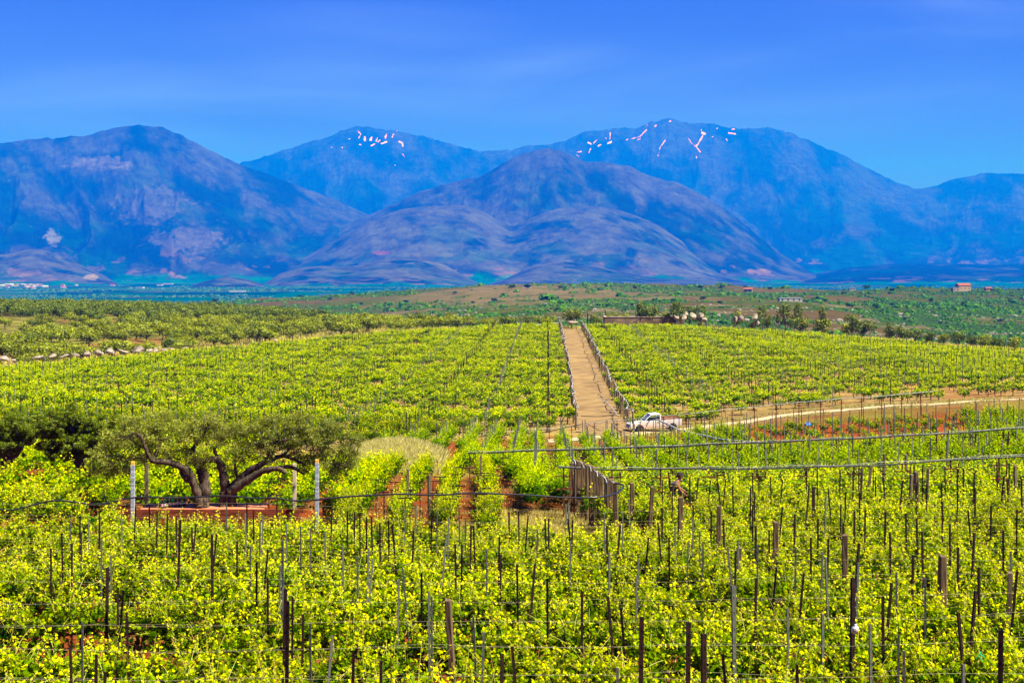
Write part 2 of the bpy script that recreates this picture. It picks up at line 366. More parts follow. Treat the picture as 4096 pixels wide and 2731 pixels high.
def ground_sheet():
    ys = np.concatenate([np.geomspace(2.2, 14, 14)[:-1], np.geomspace(14, 420, 620)[:-1], np.geomspace(420, 3500, 340)[:-1], np.geomspace(3500, 38000, 90)])
    us = np.concatenate([np.linspace(-.95, -.45, 12)[:-1], np.linspace(-.45, .45, 620), np.linspace(.45, .95, 12)[1:]])
    U, Yg = np.meshgrid(us, ys); X = U * (Yg + 6); Z = gz(X, Yg)
    c = ground_colour(X, Yg, Z); nr, nc = X.shape
    V = np.stack([X, Yg, Z], -1).reshape(-1, 3); i = np.arange(nr * nc).reshape(nr, nc)
    P = np.stack([i[:-1, :-1], i[:-1, 1:], i[1:, 1:], i[1:, :-1]], -1).reshape(-1)
    m = bpy.data.materials.new('ground_earth'); m.use_nodes = True; nt = m.node_tree; N = nt.nodes; L = nt.links
    b = N['Principled BSDF']; b.inputs['Roughness'].default_value = .95; b.inputs['Specular IOR Level'].default_value = 0
    a = N.new('ShaderNodeAttribute'); a.attribute_name = 'Col'; t = N.new('ShaderNodeTexCoord')
    n = N.new('ShaderNodeTexNoise'); n.inputs['Scale'].default_value = 3.0; n.inputs['Detail'].default_value = 9; n.inputs['Roughness'].default_value = .7
    L.new(t.outputs['Object'], n.inputs['Vector'])
    n2 = N.new('ShaderNodeTexNoise'); n2.inputs['Scale'].default_value = .12; n2.inputs['Detail'].default_value = 9; n2.inputs['Roughness'].default_value = .75
    L.new(t.outputs['Object'], n2.inputs['Vector'])
    ad = N.new('ShaderNodeMath'); ad.operation = 'ADD'; L.new(n.outputs[0], ad.inputs[0]); L.new(n2.outputs[0], ad.inputs[1])
    r = N.new('ShaderNodeMapRange'); L.new(ad.outputs[0], r.inputs[0]); r.inputs[1].default_value = .75; r.inputs[2].default_value = 1.25; r.inputs[3].default_value = .55; r.inputs[4].default_value = 1.45
    mx = N.new('ShaderNodeMix'); mx.data_type = 'RGBA'; mx.blend_type = 'MULTIPLY'; mx.inputs[0].default_value = 1
    L.new(a.outputs['Color'], mx.inputs[6]); L.new(r.outputs[0], mx.inputs[7]); L.new(mx.outputs[2], b.inputs['Base Color'])
    bp = N.new('ShaderNodeBump'); bp.inputs['Strength'].default_value = .7; bp.inputs['Distance'].default_value = .12; L.new(n.outputs[0], bp.inputs['Height']); L.new(bp.outputs[0], b.inputs['Normal'])
    tag(add('ground', mesh_np('ground', V, P, 4, [m], {'Col': c.reshape(-1, 3)}, True)), kind='structure')
ground_sheet()
def strip(name, L_, R_, lift, m, nx=7):
    L_ = np.array(L_); R_ = np.array(R_); n = len(L_); s = np.linspace(0, 1, nx)
    X = L_[:, None, 0] * (1 - s) + R_[:, None, 0] * s; Y = L_[:, None, 1] * (1 - s) + R_[:, None, 1] * s
    edge = np.minimum(s, 1 - s) > 1e-3
    jx = (fbm(X * 1.1, Y * 1.1, 55, 3) - .5) * .9 * (~edge)
    X = X + jx * (abs(R_[:, None, 0] - L_[:, None, 0]) > abs(R_[:, None, 1] - L_[:, None, 1])); Y = Y + jx * (abs(R_[:, None, 1] - L_[:, None, 1]) > abs(R_[:, None, 0] - L_[:, None, 0]))
    Z = gz(X, Y) + lift; V = np.stack([X, Y, Z], -1).reshape(-1, 3); i = np.arange(n * nx).reshape(n, nx)
    P = np.stack([i[:-1, :-1], i[:-1, 1:], i[1:, 1:], i[1:, :-1]], -1).reshape(-1)
    return tag(add(name, mesh_np(name, V, P, 4, [m], None, True)), kind='structure')
m_tr = noisy('track_dirt', (.46, .33, .19), (.30, .20, .11), .55, .95, stretch=(1, 2.5, 1), bump=.4, coord='Object')
xs = np.linspace(TR[0, 0], TR[-1, 0], 260); yc = track_y(xs)
hw = np.interp(xs, [4, 12, 30, 60], [1.9, 1.3, .95, .9])
strip('dirt_track', np.stack([xs, yc - hw], 1), np.stack([xs, yc + hw], 1), .05, m_tr)
m_ai = noisy('aisle_straw', (.25, .155, .055), (.10, .055, .018), 1.1, .95, stretch=(.45, 2.2, 1), bump=1.0, lo=.42, hi=.6)
ya = np.linspace(113, 290, 420)
strip('straw_path', np.stack([aisle_l(ya), ya], 1), np.stack([aisle_r(ya), ya], 1), .06, m_ai)

# ------------------------------------------------------------------ mountains
def k2(a): return [(x * 1024 / 2352, y * 1024 / 2352) for x, y in a]
def mountain_mat():
    m = bpy.data.materials.new('mountain_rock'); m.use_nodes = True; nt = m.node_tree; N = nt.nodes; L = nt.links
    b = N['Principled BSDF']; b.inputs['Roughness'].default_value = 1; b.inputs['Specular IOR Level'].default_value = 0
    a = N.new('ShaderNodeAttribute'); a.attribute_name = 'Col'; s = N.new('ShaderNodeAttribute'); s.attribute_name = 'snow'
    t = N.new('ShaderNodeTexCoord'); n = N.new('ShaderNodeTexNoise'); n.inputs['Scale'].default_value = .006; n.inputs['Detail'].default_value = 10; n.inputs['Roughness'].default_value = .75
    L.new(t.outputs['Object'], n.inputs['Vector'])
    r = N.new('ShaderNodeMapRange'); L.new(n.outputs[0], r.inputs[0]); r.inputs[1].default_value = .38; r.inputs[2].default_value = .62; r.inputs[3].default_value = .45; r.inputs[4].default_value = 1.55
    mx = N.new('ShaderNodeMix'); mx.data_type = 'RGBA'; mx.blend_type = 'MULTIPLY'; mx.inputs[0].default_value = 1
    L.new(a.outputs['Color'], mx.inputs[6]); L.new(r.outputs[0], mx.inputs[7])
    ad = N.new('ShaderNodeMath'); ad.operation = 'ADD'; L.new(s.outputs['Fac'], ad.inputs[0]); L.new(n.outputs[0], ad.inputs[1])
    sr = N.new('ShaderNodeMapRange'); L.new(ad.outputs[0], sr.inputs[0]); sr.inputs[1].default_value = .95; sr.inputs[2].default_value = 1.05
    sx = N.new('ShaderNodeMix'); sx.data_type = 'RGBA'; L.new(sr.outputs[0], sx.inputs[0]); L.new(mx.outputs[2], sx.inputs[6]); sx.inputs[7].default_value = (.95, .24, .0, 1)
    L.new(sx.outputs[2], b.inputs['Base Color'])
    return m
M_MT = mountain_mat()
ROCK = np.array((.026, .023, .014)); SCR = np.array((.001, .007, .003)); GRN = np.array((.001, .026, .004)); OCH = np.array((.10, .042, .02))
def mountain(name, prof, Dr, Df, seed, power=1.7, gully=.30, fx=.03, base=-118, rock=.5, snow=(), step=1.1, rows=150, rough=1.0, lift_rock=0., patches=(), alb=1.0):
    prof = k2(prof); pxs = np.arange(prof[0][0], prof[-1][0] + .1, step)
    S = np.interp(pxs, [p[0] for p in prof], [p[1] for p in prof]); k = np.hanning(9)[1:-1]; k /= k.sum()
    S = np.convolve(np.pad(S, 3, mode='edge'), k, 'valid')
    zt = -(S - HZ) / F * Dr
    zt = zt + (fbm(pxs / 9, pxs * 0, seed, 5) - .5) * (zt - base) * .045 * rough
    t = np.concatenate([np.linspace(0, 1, rows) ** .85, 1 + np.array([.05, .15, .3, .5])])
    Tm, PX = np.meshgrid(t, pxs, indexing='ij'); D = Df + (Dr - Df) * Tm
    fr = np.clip(Tm, 0, 1); env = np.clip(1 - fr, 0, 1)
    warp = (fbm(PX / 70, Tm * 2.2, seed + 5, 4) - .5) * 150 * env
    pw = PX + warp * .55
    ztw = np.interp(np.clip(pw, pxs[0], pxs[-1]), pxs, zt); mixw = env ** .6
    top = np.interp(PX[0], pxs, zt)[None, :] * (1 - mixw) + ztw * mixw
    H = (top - base)
    prof_t = .18 * fr + .82 * fr ** power
    rg = ridged(PX * fx + warp * fx * .8, Tm * 1.6 + PX * .004, seed + 9, 6, .55) - .62
    z = base + H * prof_t + H * gully * rg * (fr ** .55) * np.clip(env * 2.4, 0, 1) ** .8
    z = z + (fbm(PX * .25, Tm * 22, seed + 30, 4) - .5) * H * .028 * np.clip(env * 6, 0, 1) * fr
    back = np.clip((Tm - 1) / .5, 0, 1); z = np.where(Tm > 1, base + H * (1 - back * 1.02), z)
    X = (PX - 512) / F * D; PY = HZ - z * F / D
    rk = fbm(PX * .035 + warp * .02, Tm * 6 + PX * .01, seed + 50, 6, .6) + .22 * (rg) + .10 * (fr - .5) + (rock - .5) * .5 + lift_rock * (fr > .7)
    w = sst(rk, .38, .72); c = mixc(SCR, ROCK * alb, w)
    c = mixc(c, GRN, sst(fbm(PX * .02, Tm * 5, seed + 60, 4), .52, .66) * (1 - fr) * .8)
    c = mixc(c, OCH, sst(fbm(PX * .06, Tm * 18, seed + 70, 3), .66, .72) * np.clip(1 - fr * 3.0, 0, 1))
    c = mixc(c, Cs['plain'] * 1.0 + GRN * .3, sst(.10 + (fbm(PX * .05, Tm * 12, seed + 90, 4) - .5) * .16 - fr, 0, .06))
    for (qx, qy, rx, ry, col, am) in patches:
        e = np.exp(-(((PX - qx) / rx) ** 2 + ((PY - qy) / ry) ** 2) ** 1.5); e = sst(e + (fbm(PX * .16, PY * .3, seed + 80, 5, .65) - .5) * 1.6, .45, .75); c = mixc(c, np.array(col) * .14, np.clip(e, 0, 1) * am)
    sn = np.zeros_like(z)
    for (x0, y0, x1, y1, w_) in snow:
        dx, dy = x1 - x0, y1 - y0; l2 = dx * dx + dy * dy + 1e-6
        q = np.clip(((PX - x0) * dx + (PY - y0) * dy) / l2, 0, 1)
        d = np.hypot(PX - x0 - q * dx, PY - y0 - q * dy); sn = np.maximum(sn, np.clip(1.2 - d / w_ * .85, 0, 1))
    sn *= (Tm <= 1)
    V = np.stack([X, D, z], -1).reshape(-1, 3); nr, nc = z.shape; i = np.arange(nr * nc).reshape(nr, nc)
    P = np.stack([i[:-1, :-1], i[:-1, 1:], i[1:, 1:], i[1:, :-1]], -1).reshape(-1)
    return tag(add(name, mesh_np(name, V, P, 4, [M_MT], {'Col': c.reshape(-1, 3), 'snow': sn.ravel() * .62}, True)), kind='structure')
def sn2(L, ox=1300, k=1.568):    # snow streaks noted from an enlarged view
    return [((ox + a / k) / 4, (400 + b / k) / 4, (ox + c / k) / 4, (400 + d / k) / 4, w) for a, b, c, d, w in L]
snow_mid = sn2([(205,190,225,215,.7),(225,215,210,240,.8),(250,230,250,252,1.8),(293,232,285,250,1.7),(330,232,320,260,.8),(385,212,378,238,1.4),(430,212,420,235,.8),(355,272,385,262,1.5),(290,285,310,275,1.3),(330,265,345,250,.8),(465,258,485,268,1.6),(485,268,488,288,1.5),(485,335,498,355,.9),(150,242,155,244,.7),(215,280,225,278,1.0),(38,296,44,296,.8),(105,298,110,297,.8),(548,232,552,231,.6),(438,408,442,408,.8),(385,385,388,386,.6),(448,192,456,194,.7)])
snow_r = sn2([(1580,325,1608,322,1.0),(1580,345,1592,352,1.1),(1665,305,1655,330,1.1),(1650,265,1670,275,1.4),(1680,275,1705,248,.7),(1712,288,1730,278,1.1),(1790,200,1788,245,.7),(1760,235,1762,242,1.0),(1775,270,1795,262,1.7),(1890,250,1900,244,.8),(1925,242,1975,228,.9),(1975,228,2018,185,1.1),(1955,250,1980,240,.9),(2018,155,2022,158,.8),(2070,165,2078,158,.9),(2162,132,2170,131,.9),(2020,232,2030,233,.9),(2135,250,2100,300,.6),(2100,300,2088,350,.5)]) + \
  sn2([(328,205,345,212,2.0),(335,215,310,262,1.2),(310,262,290,292,1.0),(290,292,315,325,1.1),(240,235,262,272,.7),(262,272,290,292,.5),(95,250,62,300,.6),(495,205,535,212,1.3),(515,182,530,181,.8),(480,245,488,262,1.1),(425,172,420,180,.7),(390,232,398,226,.7),(35,158,30,166,.8),(295,350,290,372,.6),(322,186,322,190,.9)], 2600, 1.572)
mountain('mountain_range', [(420,470),(500,410),(555,374),(600,362),(650,343),(700,328),(740,318),(780,300),(820,290),(850,294),(900,297),(930,304),(960,311),(1000,320),(1050,335),(1110,347),(1160,345),(1210,335),(1240,336),(1290,325),(1340,300),(1400,296),(1440,292),(1460,295),(1500,277),(1540,272),(1590,285),(1640,282),(1700,297),(1760,292),(1810,303),(1850,318),(1900,340),(1950,363),(2000,390),(2050,415),(2105,433),(2150,425),(2200,408),(2250,398),(2290,397),(2352,398),(2450,405),(2600,430)],
         20500, 13200, 101, power=1.5, gully=.18, fx=.022, rock=.42, snow=snow_mid + snow_r, step=.8, rows=220, lift_rock=.06, alb=.75, rough=.7)
mountain('mountain', [(-260,360),(-150,345),(-60,338),(0,330),(65,320),(130,316),(200,310),(250,296),(320,286),(370,292),(420,312),(480,343),(550,378),(620,400),(680,425),(760,452),(850,495),(900,540),(960,590),(1040,640)],
         13500, 9300, 201, power=1.45, gully=.22, fx=.019, rock=.46, rows=200, rough=.45,
         patches=[(100,163,34,9,(.48,.33,.22),.7),(150,205,40,22,(.44,.30,.28),.5),(190,240,45,14,(.46,.32,.30),.6),(53,238,9,9,(.75,.6,.6),.7),(250,250,50,9,(.05,.16,.03),.5),(350,232,30,10,(.05,.16,.03),.4)])
mountain('mountain', [(560,640),(640,590),(720,545),(830,500),(900,470),(960,440),(1050,415),(1100,405),(1140,385),(1180,360),(1240,341),(1290,345),(1340,370),(1390,372),(1440,380),(1500,405),(1560,420),(1620,450),(1680,490),(1740,540),(1800,585),(1860,622),(1940,652),(2000,660)],
         12200, 9600, 301, power=1.15, gully=.17, fx=.024, rock=.60, rows=170, rough=.6, alb=1.15,
         patches=[(760,272,14,4,(.75,.36,.16),.9),(640,250,40,6,(.45,.3,.25),.5),(480,187,25,5,(.03,.08,.03),.9)])
mountain('foothill', [(560,668),(620,632),(700,590),(760,556),(850,505),(920,480),(980,472),(1060,470),(1110,484),(1150,508),(1175,520),(1210,505),(1260,483),(1310,474),(1370,472),(1430,483),(1500,510),(1560,548),(1620,596),(1700,640),(1780,664)],
         10600, 9000, 401, power=.85, gully=.10, fx=.026, rock=.66, rows=110, rough=.5, alb=1.5,
         patches=[(480,256,70,7,(.10,.20,.04),.8),(380,252,12,3,(.7,.2,.12),.8),(430,254,25,3,(.5,.42,.12),.7),(600,258,45,5,(.03,.09,.03),.8)])
mountain('foothill', [(590,664),(640,628),(690,614),(740,610),(790,612),(830,608),(870,596),(950,590),(1020,606),(1080,640),(1120,660)],
         8700, 7900, 501, power=.8, gully=.09, fx=.04, rock=.78, rows=70, rough=.5, alb=1.6)
mountain('foothill', [(1080,664),(1160,640),(1230,606),(1300,600),(1380,612),(1440,628),(1520,640),(1600,640),(1700,650),(1850,664)],
         8700, 7900, 551, power=.8, gully=.09, fx=.04, rock=.72, rows=70, rough=.5, alb=1.5, patches=[(600,278,60,4,(.06,.15,.03),.7)])
mountain('foothill', [(-200,600),(-60,590),(20,582),(60,572),(100,572),(150,590),(190,610),(240,632),(270,652)],
         9000, 8100, 601, power=.8, gully=.12, fx=.05, rock=.78, rows=70, rough=.5, alb=1.5, patches=[(93,277,9,3.5,(.85,.55,.2),1.0),(20,272,20,5,(.7,.36,.22),.7)])
mountain('foothill', [(1700,655),(1800,640),(1900,622),(1960,612),(2050,606),(2150,603),(2260,606),(2352,604),(2600,600)],
         12500, 8600, 651, power=.9, gully=.16, fx=.05, rock=.22, rows=90, rough=.5)
mountain('foothill', [(420,660),(470,645),(520,634),(570,640),(610,655)], 7900, 7400, 681, power=.8, gully=.1, fx=.08, rock=.6, rows=40, rough=.5, alb=1.8)
# ------------------------------------------------------------------ leaves
def norm(a): return a / np.maximum(np.linalg.norm(a, axis=-1, keepdims=True), 1e-9)
_an = np.radians([-90, -55, -15, 5, 35, 62, 90, 118, 145, 175, 195, 235]); _rr = np.array([.15, .62, .75, .52, .9, .6, 1, .6, .9, .52, .75, .62])
GL_V = np.concatenate([[[0, 0, .06]], np.stack([np.cos(_an) * _rr, np.sin(_an) * _rr + .1, -.28 * np.abs(np.cos(_an) * _rr) - .12 * (_rr > .8)], 1)]) * .5
GL_F = np.array([[0, 1 + i, 1 + (i + 1) % 12] for i in range(12)])
SL_V = np.array([[0, -.5, 0], [.42, .05, -.12], [0, .55, -.05], [-.42, .05, -.12]]); SL_F = np.array([[0, 1, 2, 3]])
NL_V = np.array([[0, -.5, 0], [.16, 0, 0], [0, .5, 0], [-.16, 0, 0]]); NL_F = SL_F
def leaf_arrays(P, size, nrm, tint, TV, TF, aim=None):
    n = len(P); nrm = norm(nrm); a = R.normal(size=(n, 3)) if aim is None else aim
    t2 = norm(a - nrm * (a * nrm).sum(1, keepdims=True)); t1 = np.cross(t2, nrm)
    s = np.asarray(size)[:, None, None]
    V = P[:, None, :] + s * (TV[None, :, 0:1] * t1[:, None] + TV[None, :, 1:2] * t2[:, None] + TV[None, :, 2:3] * nrm[:, None])
    k = len(TV); Fc = (TF[None] + (np.arange(n) * k)[:, None, None]).reshape(-1)
    return V.reshape(-1, 3), Fc, np.repeat(tint, k)
def leaf_mesh(name, P, size, nrm, tint, TV, TF, m, aim=None):
    V, Fc, T = leaf_arrays(P, size, nrm, tint, TV, TF, aim)
    return mesh_np(name, V, Fc, TF.shape[1], [m], {'tint': T})
def merge_scatter(name, variants, XYZ, rz, sc, which, m, tint_jit=.08, szv=None):
    """variants: list of (V, F flat, corners, tint); one mesh with every copy in it"""
    Vs, Fs, Ts = [], [], []; off = 0
    for w, (V, Fc, k, T) in enumerate(variants):
        idx = np.where(which == w)[0]
        if not len(idx): continue
        c, s_ = np.cos(rz[idx])[:, None], np.sin(rz[idx])[:, None]; S = sc[idx][:, None]
        X = (V[None, :, 0] * c - V[None, :, 1] * s_) * S + XYZ[idx, 0:1]; Y = (V[None, :, 0] * s_ + V[None, :, 1] * c) * S + XYZ[idx, 1:2]
        Z = V[None, :, 2] * (S if szv is None else S * szv[idx][:, None]) + XYZ[idx, 2:3]
        Vs.append(np.stack([X, Y, Z], -1).reshape(-1, 3).astype(np.float32))
        n = len(idx); Fs.append((Fc[None] + (np.arange(n) * len(V))[:, None] + off).reshape(-1)); off += n * len(V)
        Ts.append((T[None] + (R.rand(n, 1) - .5) * 2 * tint_jit).reshape(-1))
    return mesh_np(name, np.concatenate(Vs), np.concatenate(Fs), variants[0][2], [m], {'tint': np.clip(np.concatenate(Ts), 0, 1)})

# ------------------------------------------------------------------ grapevines
def vine_points(rs, length=1.25, nshoot=20, step=.055, wild=1.0, size=.11, low=110, h0=.62, hmax=.85):
    P, S, Nn, T, canes = [], [], [], [], []
    for i in range(nshoot):
        x = rs.uniform(-length / 2, length / 2); p = np.array([x, rs.normal() * .07, h0 + rs.uniform(-.08, .12)])
        d = np.array([rs.normal() * .35, rs.normal() * .55 * wild, 1.0]); d /= np.linalg.norm(d)
        L = rs.uniform(.45, hmax); n = int(L / step); curve = np.array([rs.normal() * .05, rs.normal() * .07, -.035 * rs.rand()]); pts = [p.copy()]
        for k in range(n):
            t = k / max(1, n - 1); d = d + curve + rs.normal(size=3) * .05; d /= np.linalg.norm(d); p = p + d * step; pts.append(p.copy())
            for q in range(2 if t < .75 else 1):
                a = rs.normal(size=3); a[2] = abs(a[2]) * .3; a /= np.linalg.norm(a)
                s = size * (1.05 - .62 * t) * rs.uniform(.75, 1.15)
                P.append(p + a * s * .8); S.append(s); nn = rs.normal(size=3) * .75 + np.array([0, -.15, .9]); Nn.append(nn)
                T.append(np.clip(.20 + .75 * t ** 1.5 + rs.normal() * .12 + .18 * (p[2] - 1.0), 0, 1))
        canes.append(pts)
    for i in range(low):
        P.append([rs.uniform(-length / 2, length / 2), rs.normal() * .34, rs.uniform(.25, .95)]); S.append(size * rs.uniform(.8, 1.25))
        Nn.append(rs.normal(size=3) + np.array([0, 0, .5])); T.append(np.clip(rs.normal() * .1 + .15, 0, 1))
    return np.array(P), np.array(S), np.array(Nn), np.array(T), canes
NEAR = []
for v in range(9):
    rs = np.random.RandomState(100 + v)
    P, S, Nn, T, canes = vine_points(rs, length=1.15, nshoot=32, low=170, size=.125, wild=1.5, hmax=.98)
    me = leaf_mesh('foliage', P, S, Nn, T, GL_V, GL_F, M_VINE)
    b = MB()
    for c in canes: b.tube(c[::2] + [c[-1]] if len(c) > 4 else c, np.linspace(.006, .0025, len(c[::2]) + 1 if len(c) > 4 else len(c)), 3, False)
    mc = bpy.data.meshes.new('canes'); mc.from_pydata(b.v, [], b.f); mc.materials.append(M_CANE)
    b = MB(); x = 0; pts = [(rs.normal() * .03, rs.normal() * .03, -.05)]
    for k in range(5): pts.append((pts[-1][0] + rs.normal() * .03, pts[-1][1] + rs.normal() * .03, .1 + k * .13))
    b.tube(pts, [.045, .04, .035, .033, .036, .03], 7)
    for sgn in (-1, 1):
        q = [pts[-1]]
        for k in range(4): q.append((q[-1][0] + sgn * .15, q[-1][1] + rs.normal() * .02, q[-1][2] + rs.normal() * .02))
        b.tube(q, [.028, .024, .02, .017, .013], 6)
    mt = bpy.data.meshes.new('trunk'); mt.from_pydata(b.v, [], b.f); mt.materials.append(M_VBARK)
    NEAR.append((me, mc, mt))
def far_variant(rs, n, size, length=1.3, hmax=.8, trunk=True, tall=1.0):
    P, S, Nn, T, _ = vine_points(rs, length, 14, .08, 1.25, size, 0, .62, hmax)
    k = rs.choice(len(P), min(n, len(P)), replace=False); P, S, Nn, T = P[k], S[k] * 1.0, Nn[k], T[k]
    m = n // 4; P2 = np.stack([rs.uniform(-length / 2, length / 2, m), rs.normal(size=m) * .2, rs.uniform(.45, .9, m)], 1)
    P = np.concatenate([P, P2]); S = np.concatenate([S, np.full(m, size)]); Nn = np.concatenate([Nn, rs.normal(size=(m, 3)) + [0, 0, .5]]); T = np.concatenate([T, rs.uniform(.05, .25, m)])
    P[:, 2] *= tall
    V, Fc, T = leaf_arrays(P, S, Nn, T, SL_V, SL_F); return (V, Fc, 4, T)
MID = [far_variant(np.random.RandomState(300 + i), 300, .15, 1.3, .95) for i in range(8)]
SLIM = [(V * [1, .68, 1], Fc, k, T) for V, Fc, k, T in MID]
FAR = [far_variant(np.random.RandomState(400 + i), 125, .23, 1.35, .85) for i in range(8)]
YOUNG = [far_variant(np.random.RandomState(500 + i), 60, .17, .5, .75, tall=.95) for i in range(5)]

DP1 = float(np.mean([depth_at(a, b, 70, 100, 1.7) for a, b in ((520, 451), (640, 447), (760, 442), (880, 436.5), (1000, 429))])); DP2 = float(np.mean([depth_at(a, b, 45, 75, 1.75) for a, b in ((620, 468.6), (760, 467.6), (900, 462.8), (1000, 457))])); print('pipes', DP1, DP2)
vines = []        # (x, y, z, rz, scale, kind, zone)
def post_line_x(Y): return np.interp(Y, [28.6, 30.8, 33.6, 36.4, 38.6, 40.6, 41.9, 43.5, 53], [8.7, 7.2, 6.2, 5.3, 4.6, 4.0, 3.5, 3.0, 2.24])
y = 17.9; row = 0; ROWS_A = []
while y < 56.5:
    half = .40 * y + 1.5; xa = -half
    if y > 39.6: xa = float(post_line_x(y)) + .25
    ROWS_A.append((y, xa, half)); x = xa + R.rand() * .5
    while x < half:
        gap = (y < 24 and x < -6.2 and R.rand() < .5)
        if R.rand() > .035 and not gap:
            vines.append((x, y + R.normal() * .08, 0, R.normal() * .06 + (math.pi if R.rand() < .5 else 0), R.uniform(.95, 1.15), 'near', 'A'))
        x += R.uniform(.88, 1.05)
    y += 2.0
# left of and behind the deck: rows that run away from the camera
for X0 in np.arange(-27.5, -5.5, 1.55):
    y = 47.0 if X0 < -6.8 else 45.5
    while y < 74:
        X = X0 - .03 * (y - 47); u = X / y
        pxv = u * F + 512
        if abs(u) < .40 and R.rand() > .04 and y < np.interp(pxv, [0, 90, 150, 250, 360], [52.5, 53, 61, 61.5, 70]): vines.append((X + R.normal() * .1, y, 0, math.pi / 2 + R.normal() * .1, R.uniform(.95, 1.2), 'mid', 'B'))
        y += R.uniform(1.0, 1.2)
for X0 in (-5.0, -3.55, -2.15, -.75):
    y = 41.8
    while y < 75 - (X0 < -2) * 3:
        X = X0 - .03 * (y - 47)
        vines.append((X + R.normal() * .08, y, 0, math.pi / 2 + R.normal() * .1, R.uniform(.95, 1.15), 'near' if y < 50 else 'mid', 'N')); y += R.uniform(1.0, 1.15)
# left strip between deck and camera rows is zone A; extra rows close to the left edge
for y in (42.0, 44.2):
    x = -18.5
    while x < -12.6: vines.append((x, y, 0, R.normal() * .06, R.uniform(.95, 1.15), 'near', 'A')); x += R.uniform(1.0, 1.2)
    x = -7.0 if y > 43 else -7.2
for X0, ya, yb in ((.75, 54, 75), (.9, 51.5, 55), (2.0, 53, 62), (2.7, 53.5, 58), (3.4, 54, 58), (-.1, 66, 80), (-1.5, 75.5, 88), (-2.9, 76, 90)):
    y = ya
    while y < yb: vines.append((X0 + R.normal() * .12 + .02 * (y - 57), y, 0, math.pi / 2 + R.normal() * .1, R.uniform(.95, 1.15), 'mid', 'C')); y += R.uniform(.8, 1.0)
for X0 in np.arange(-29.5, -9, 1.6):
    y = 62
    while y < 76:
        if 0 < X0 / y * F + 512 + 40 < 290: vines.append((X0 + R.normal() * .1, y, 0, math.pi / 2 + R.normal() * .1, R.uniform(.9, 1.1), 'mid', 'B'))
        y += R.uniform(1.0, 1.2)
# between the pipes
for X0 in np.arange(.9, 46, 1.7):
    y = 57.5 if X0 > 2.6 else 56.5
    if X0 < 2.3: y = 51.5 + (X0 < 1.5) * 6
    while y < 108:
        X = X0 + .02 * (y - 57); u = X / y; px = u * F + 512
        ty = min(float(track_y(X)) - 3.4, 97.5 if 610 < px < 695 else (103 if 535 < px <= 610 else 999))
        if u < .41 and y < ty and not (abs(y - DP1) < .7):
            young = px > 740 and y > 88 and px < 965
            if young:
                if R.rand() > .35: vines.append((X + R.normal() * .1, y, 0, math.pi / 2 + R.normal() * .2, R.uniform(.8, 1.15), 'young', 'C'))
            elif R.rand() > .05: vines.append((X + R.normal() * .1, y, 0, math.pi / 2 + R.normal() * .1, R.uniform(.9, 1.15), 'mid', 'C'))
        y += R.uniform(1.0, 1.25)
for X0 in np.arange(-14, .9, 1.7):
    y = 78 if X0 > -3.2 else 90
    while y < 112:
        X = X0 + .02 * (y - 57); px = X / y * F + 512
        hs_ = float(hill_start(np.array(X), np.array(y)))
        if y < hs_ - 1 and px > 300 and R.rand() > .06: vines.append((X + R.normal() * .1, y, 0, math.pi / 2 + R.normal() * .1, R.uniform(.9, 1.15), 'mid', 'C'))
        y += R.uniform(1.0, 1.25)
# the hill: rows across the view
y = 84.0
HROWS = []
while y < 292:
    tl = .0
    xs_ = np.arange(-.41 * y, .41 * y, 1.3); xs_ = xs_ + R.uniform(-.25, .25, len(xs_))
    Y = y + (xs_ * .0) + 1.2 * np.sin(xs_ / 38.) ; u = xs_ / Y
    ok = (Y > hill_start(xs_, Y) + 0) & (Y < crest(u)) & ~((xs_ > aisle_l(Y) - .5) & (xs_ < aisle_r(Y) + .5) & (Y > 112))
    ok &= ~((u * F + 512 > 555) & (u * F + 512 < 625) & (Y < 122))
    px = u * F + 512
    vig = fbm(xs_ / 14, Y / 10, 71, 3); thin = sst(px, 560, 1000) * sst(175 - Y, 0, 45) * .30 + sst(vig, .55, .75) * .12 + .05 + .14 * sst(150 - Y, 0, 30) * (px > 300)
    ok &= R.rand(len(xs_)) > thin
    for k in np.where(ok)[0]:
        vines.append((xs_[k], Y[k] + R.normal() * .12, 0, R.normal() * .15, R.uniform(.78, 1.18) * (1 - .16 * sst(px[k], 540, 800) * sst(230 - y, 0, 50)) * (.75 + .5 * vig[k]), 'far' if y > 135 else 'midf', 'D'))
    HROWS.append(y); y += 2.55
PD = DP2 - 1.3; vines = [v for v in vines if not (abs(v[0] - px2u(673.5) * PD - .15) < .75 and -4.5 < v[1] - PD < 1.2)]
vx = np.array([v[:5] for v in vines]); vk = np.array([v[5] for v in vines]); vx[:, 2] = gz(vx[:, 0], vx[:, 1])
inview = np.abs(vx[:, 0] / vx[:, 1]) < .385
order = np.argsort(np.where(inview, vx[:, 1], 1e9))
indiv = set(order[:298].tolist()); done = np.zeros(len(vines), bool)
LB = {'A': ('leafy green grapevine with yellow tips in the near trellis rows', 'grapevines of the near trellis rows'),
      'B': ('leafy grapevine in a row beside the red soil, beyond the deck', 'grapevines beyond the deck'),
      'N': ('narrow leafy grapevine beside a strip of red soil, beyond the deck', 'grapevines beyond the deck'),
      'C': ('green grapevine among thin grey stakes under the long hoses', 'grapevines under the hoses')}
rowsA = sorted({round(r[0], 2) for r in ROWS_A}); cnt = {}
def row_of(y): return 1 + int(np.argmin([abs(y - q) for q in rowsA]))
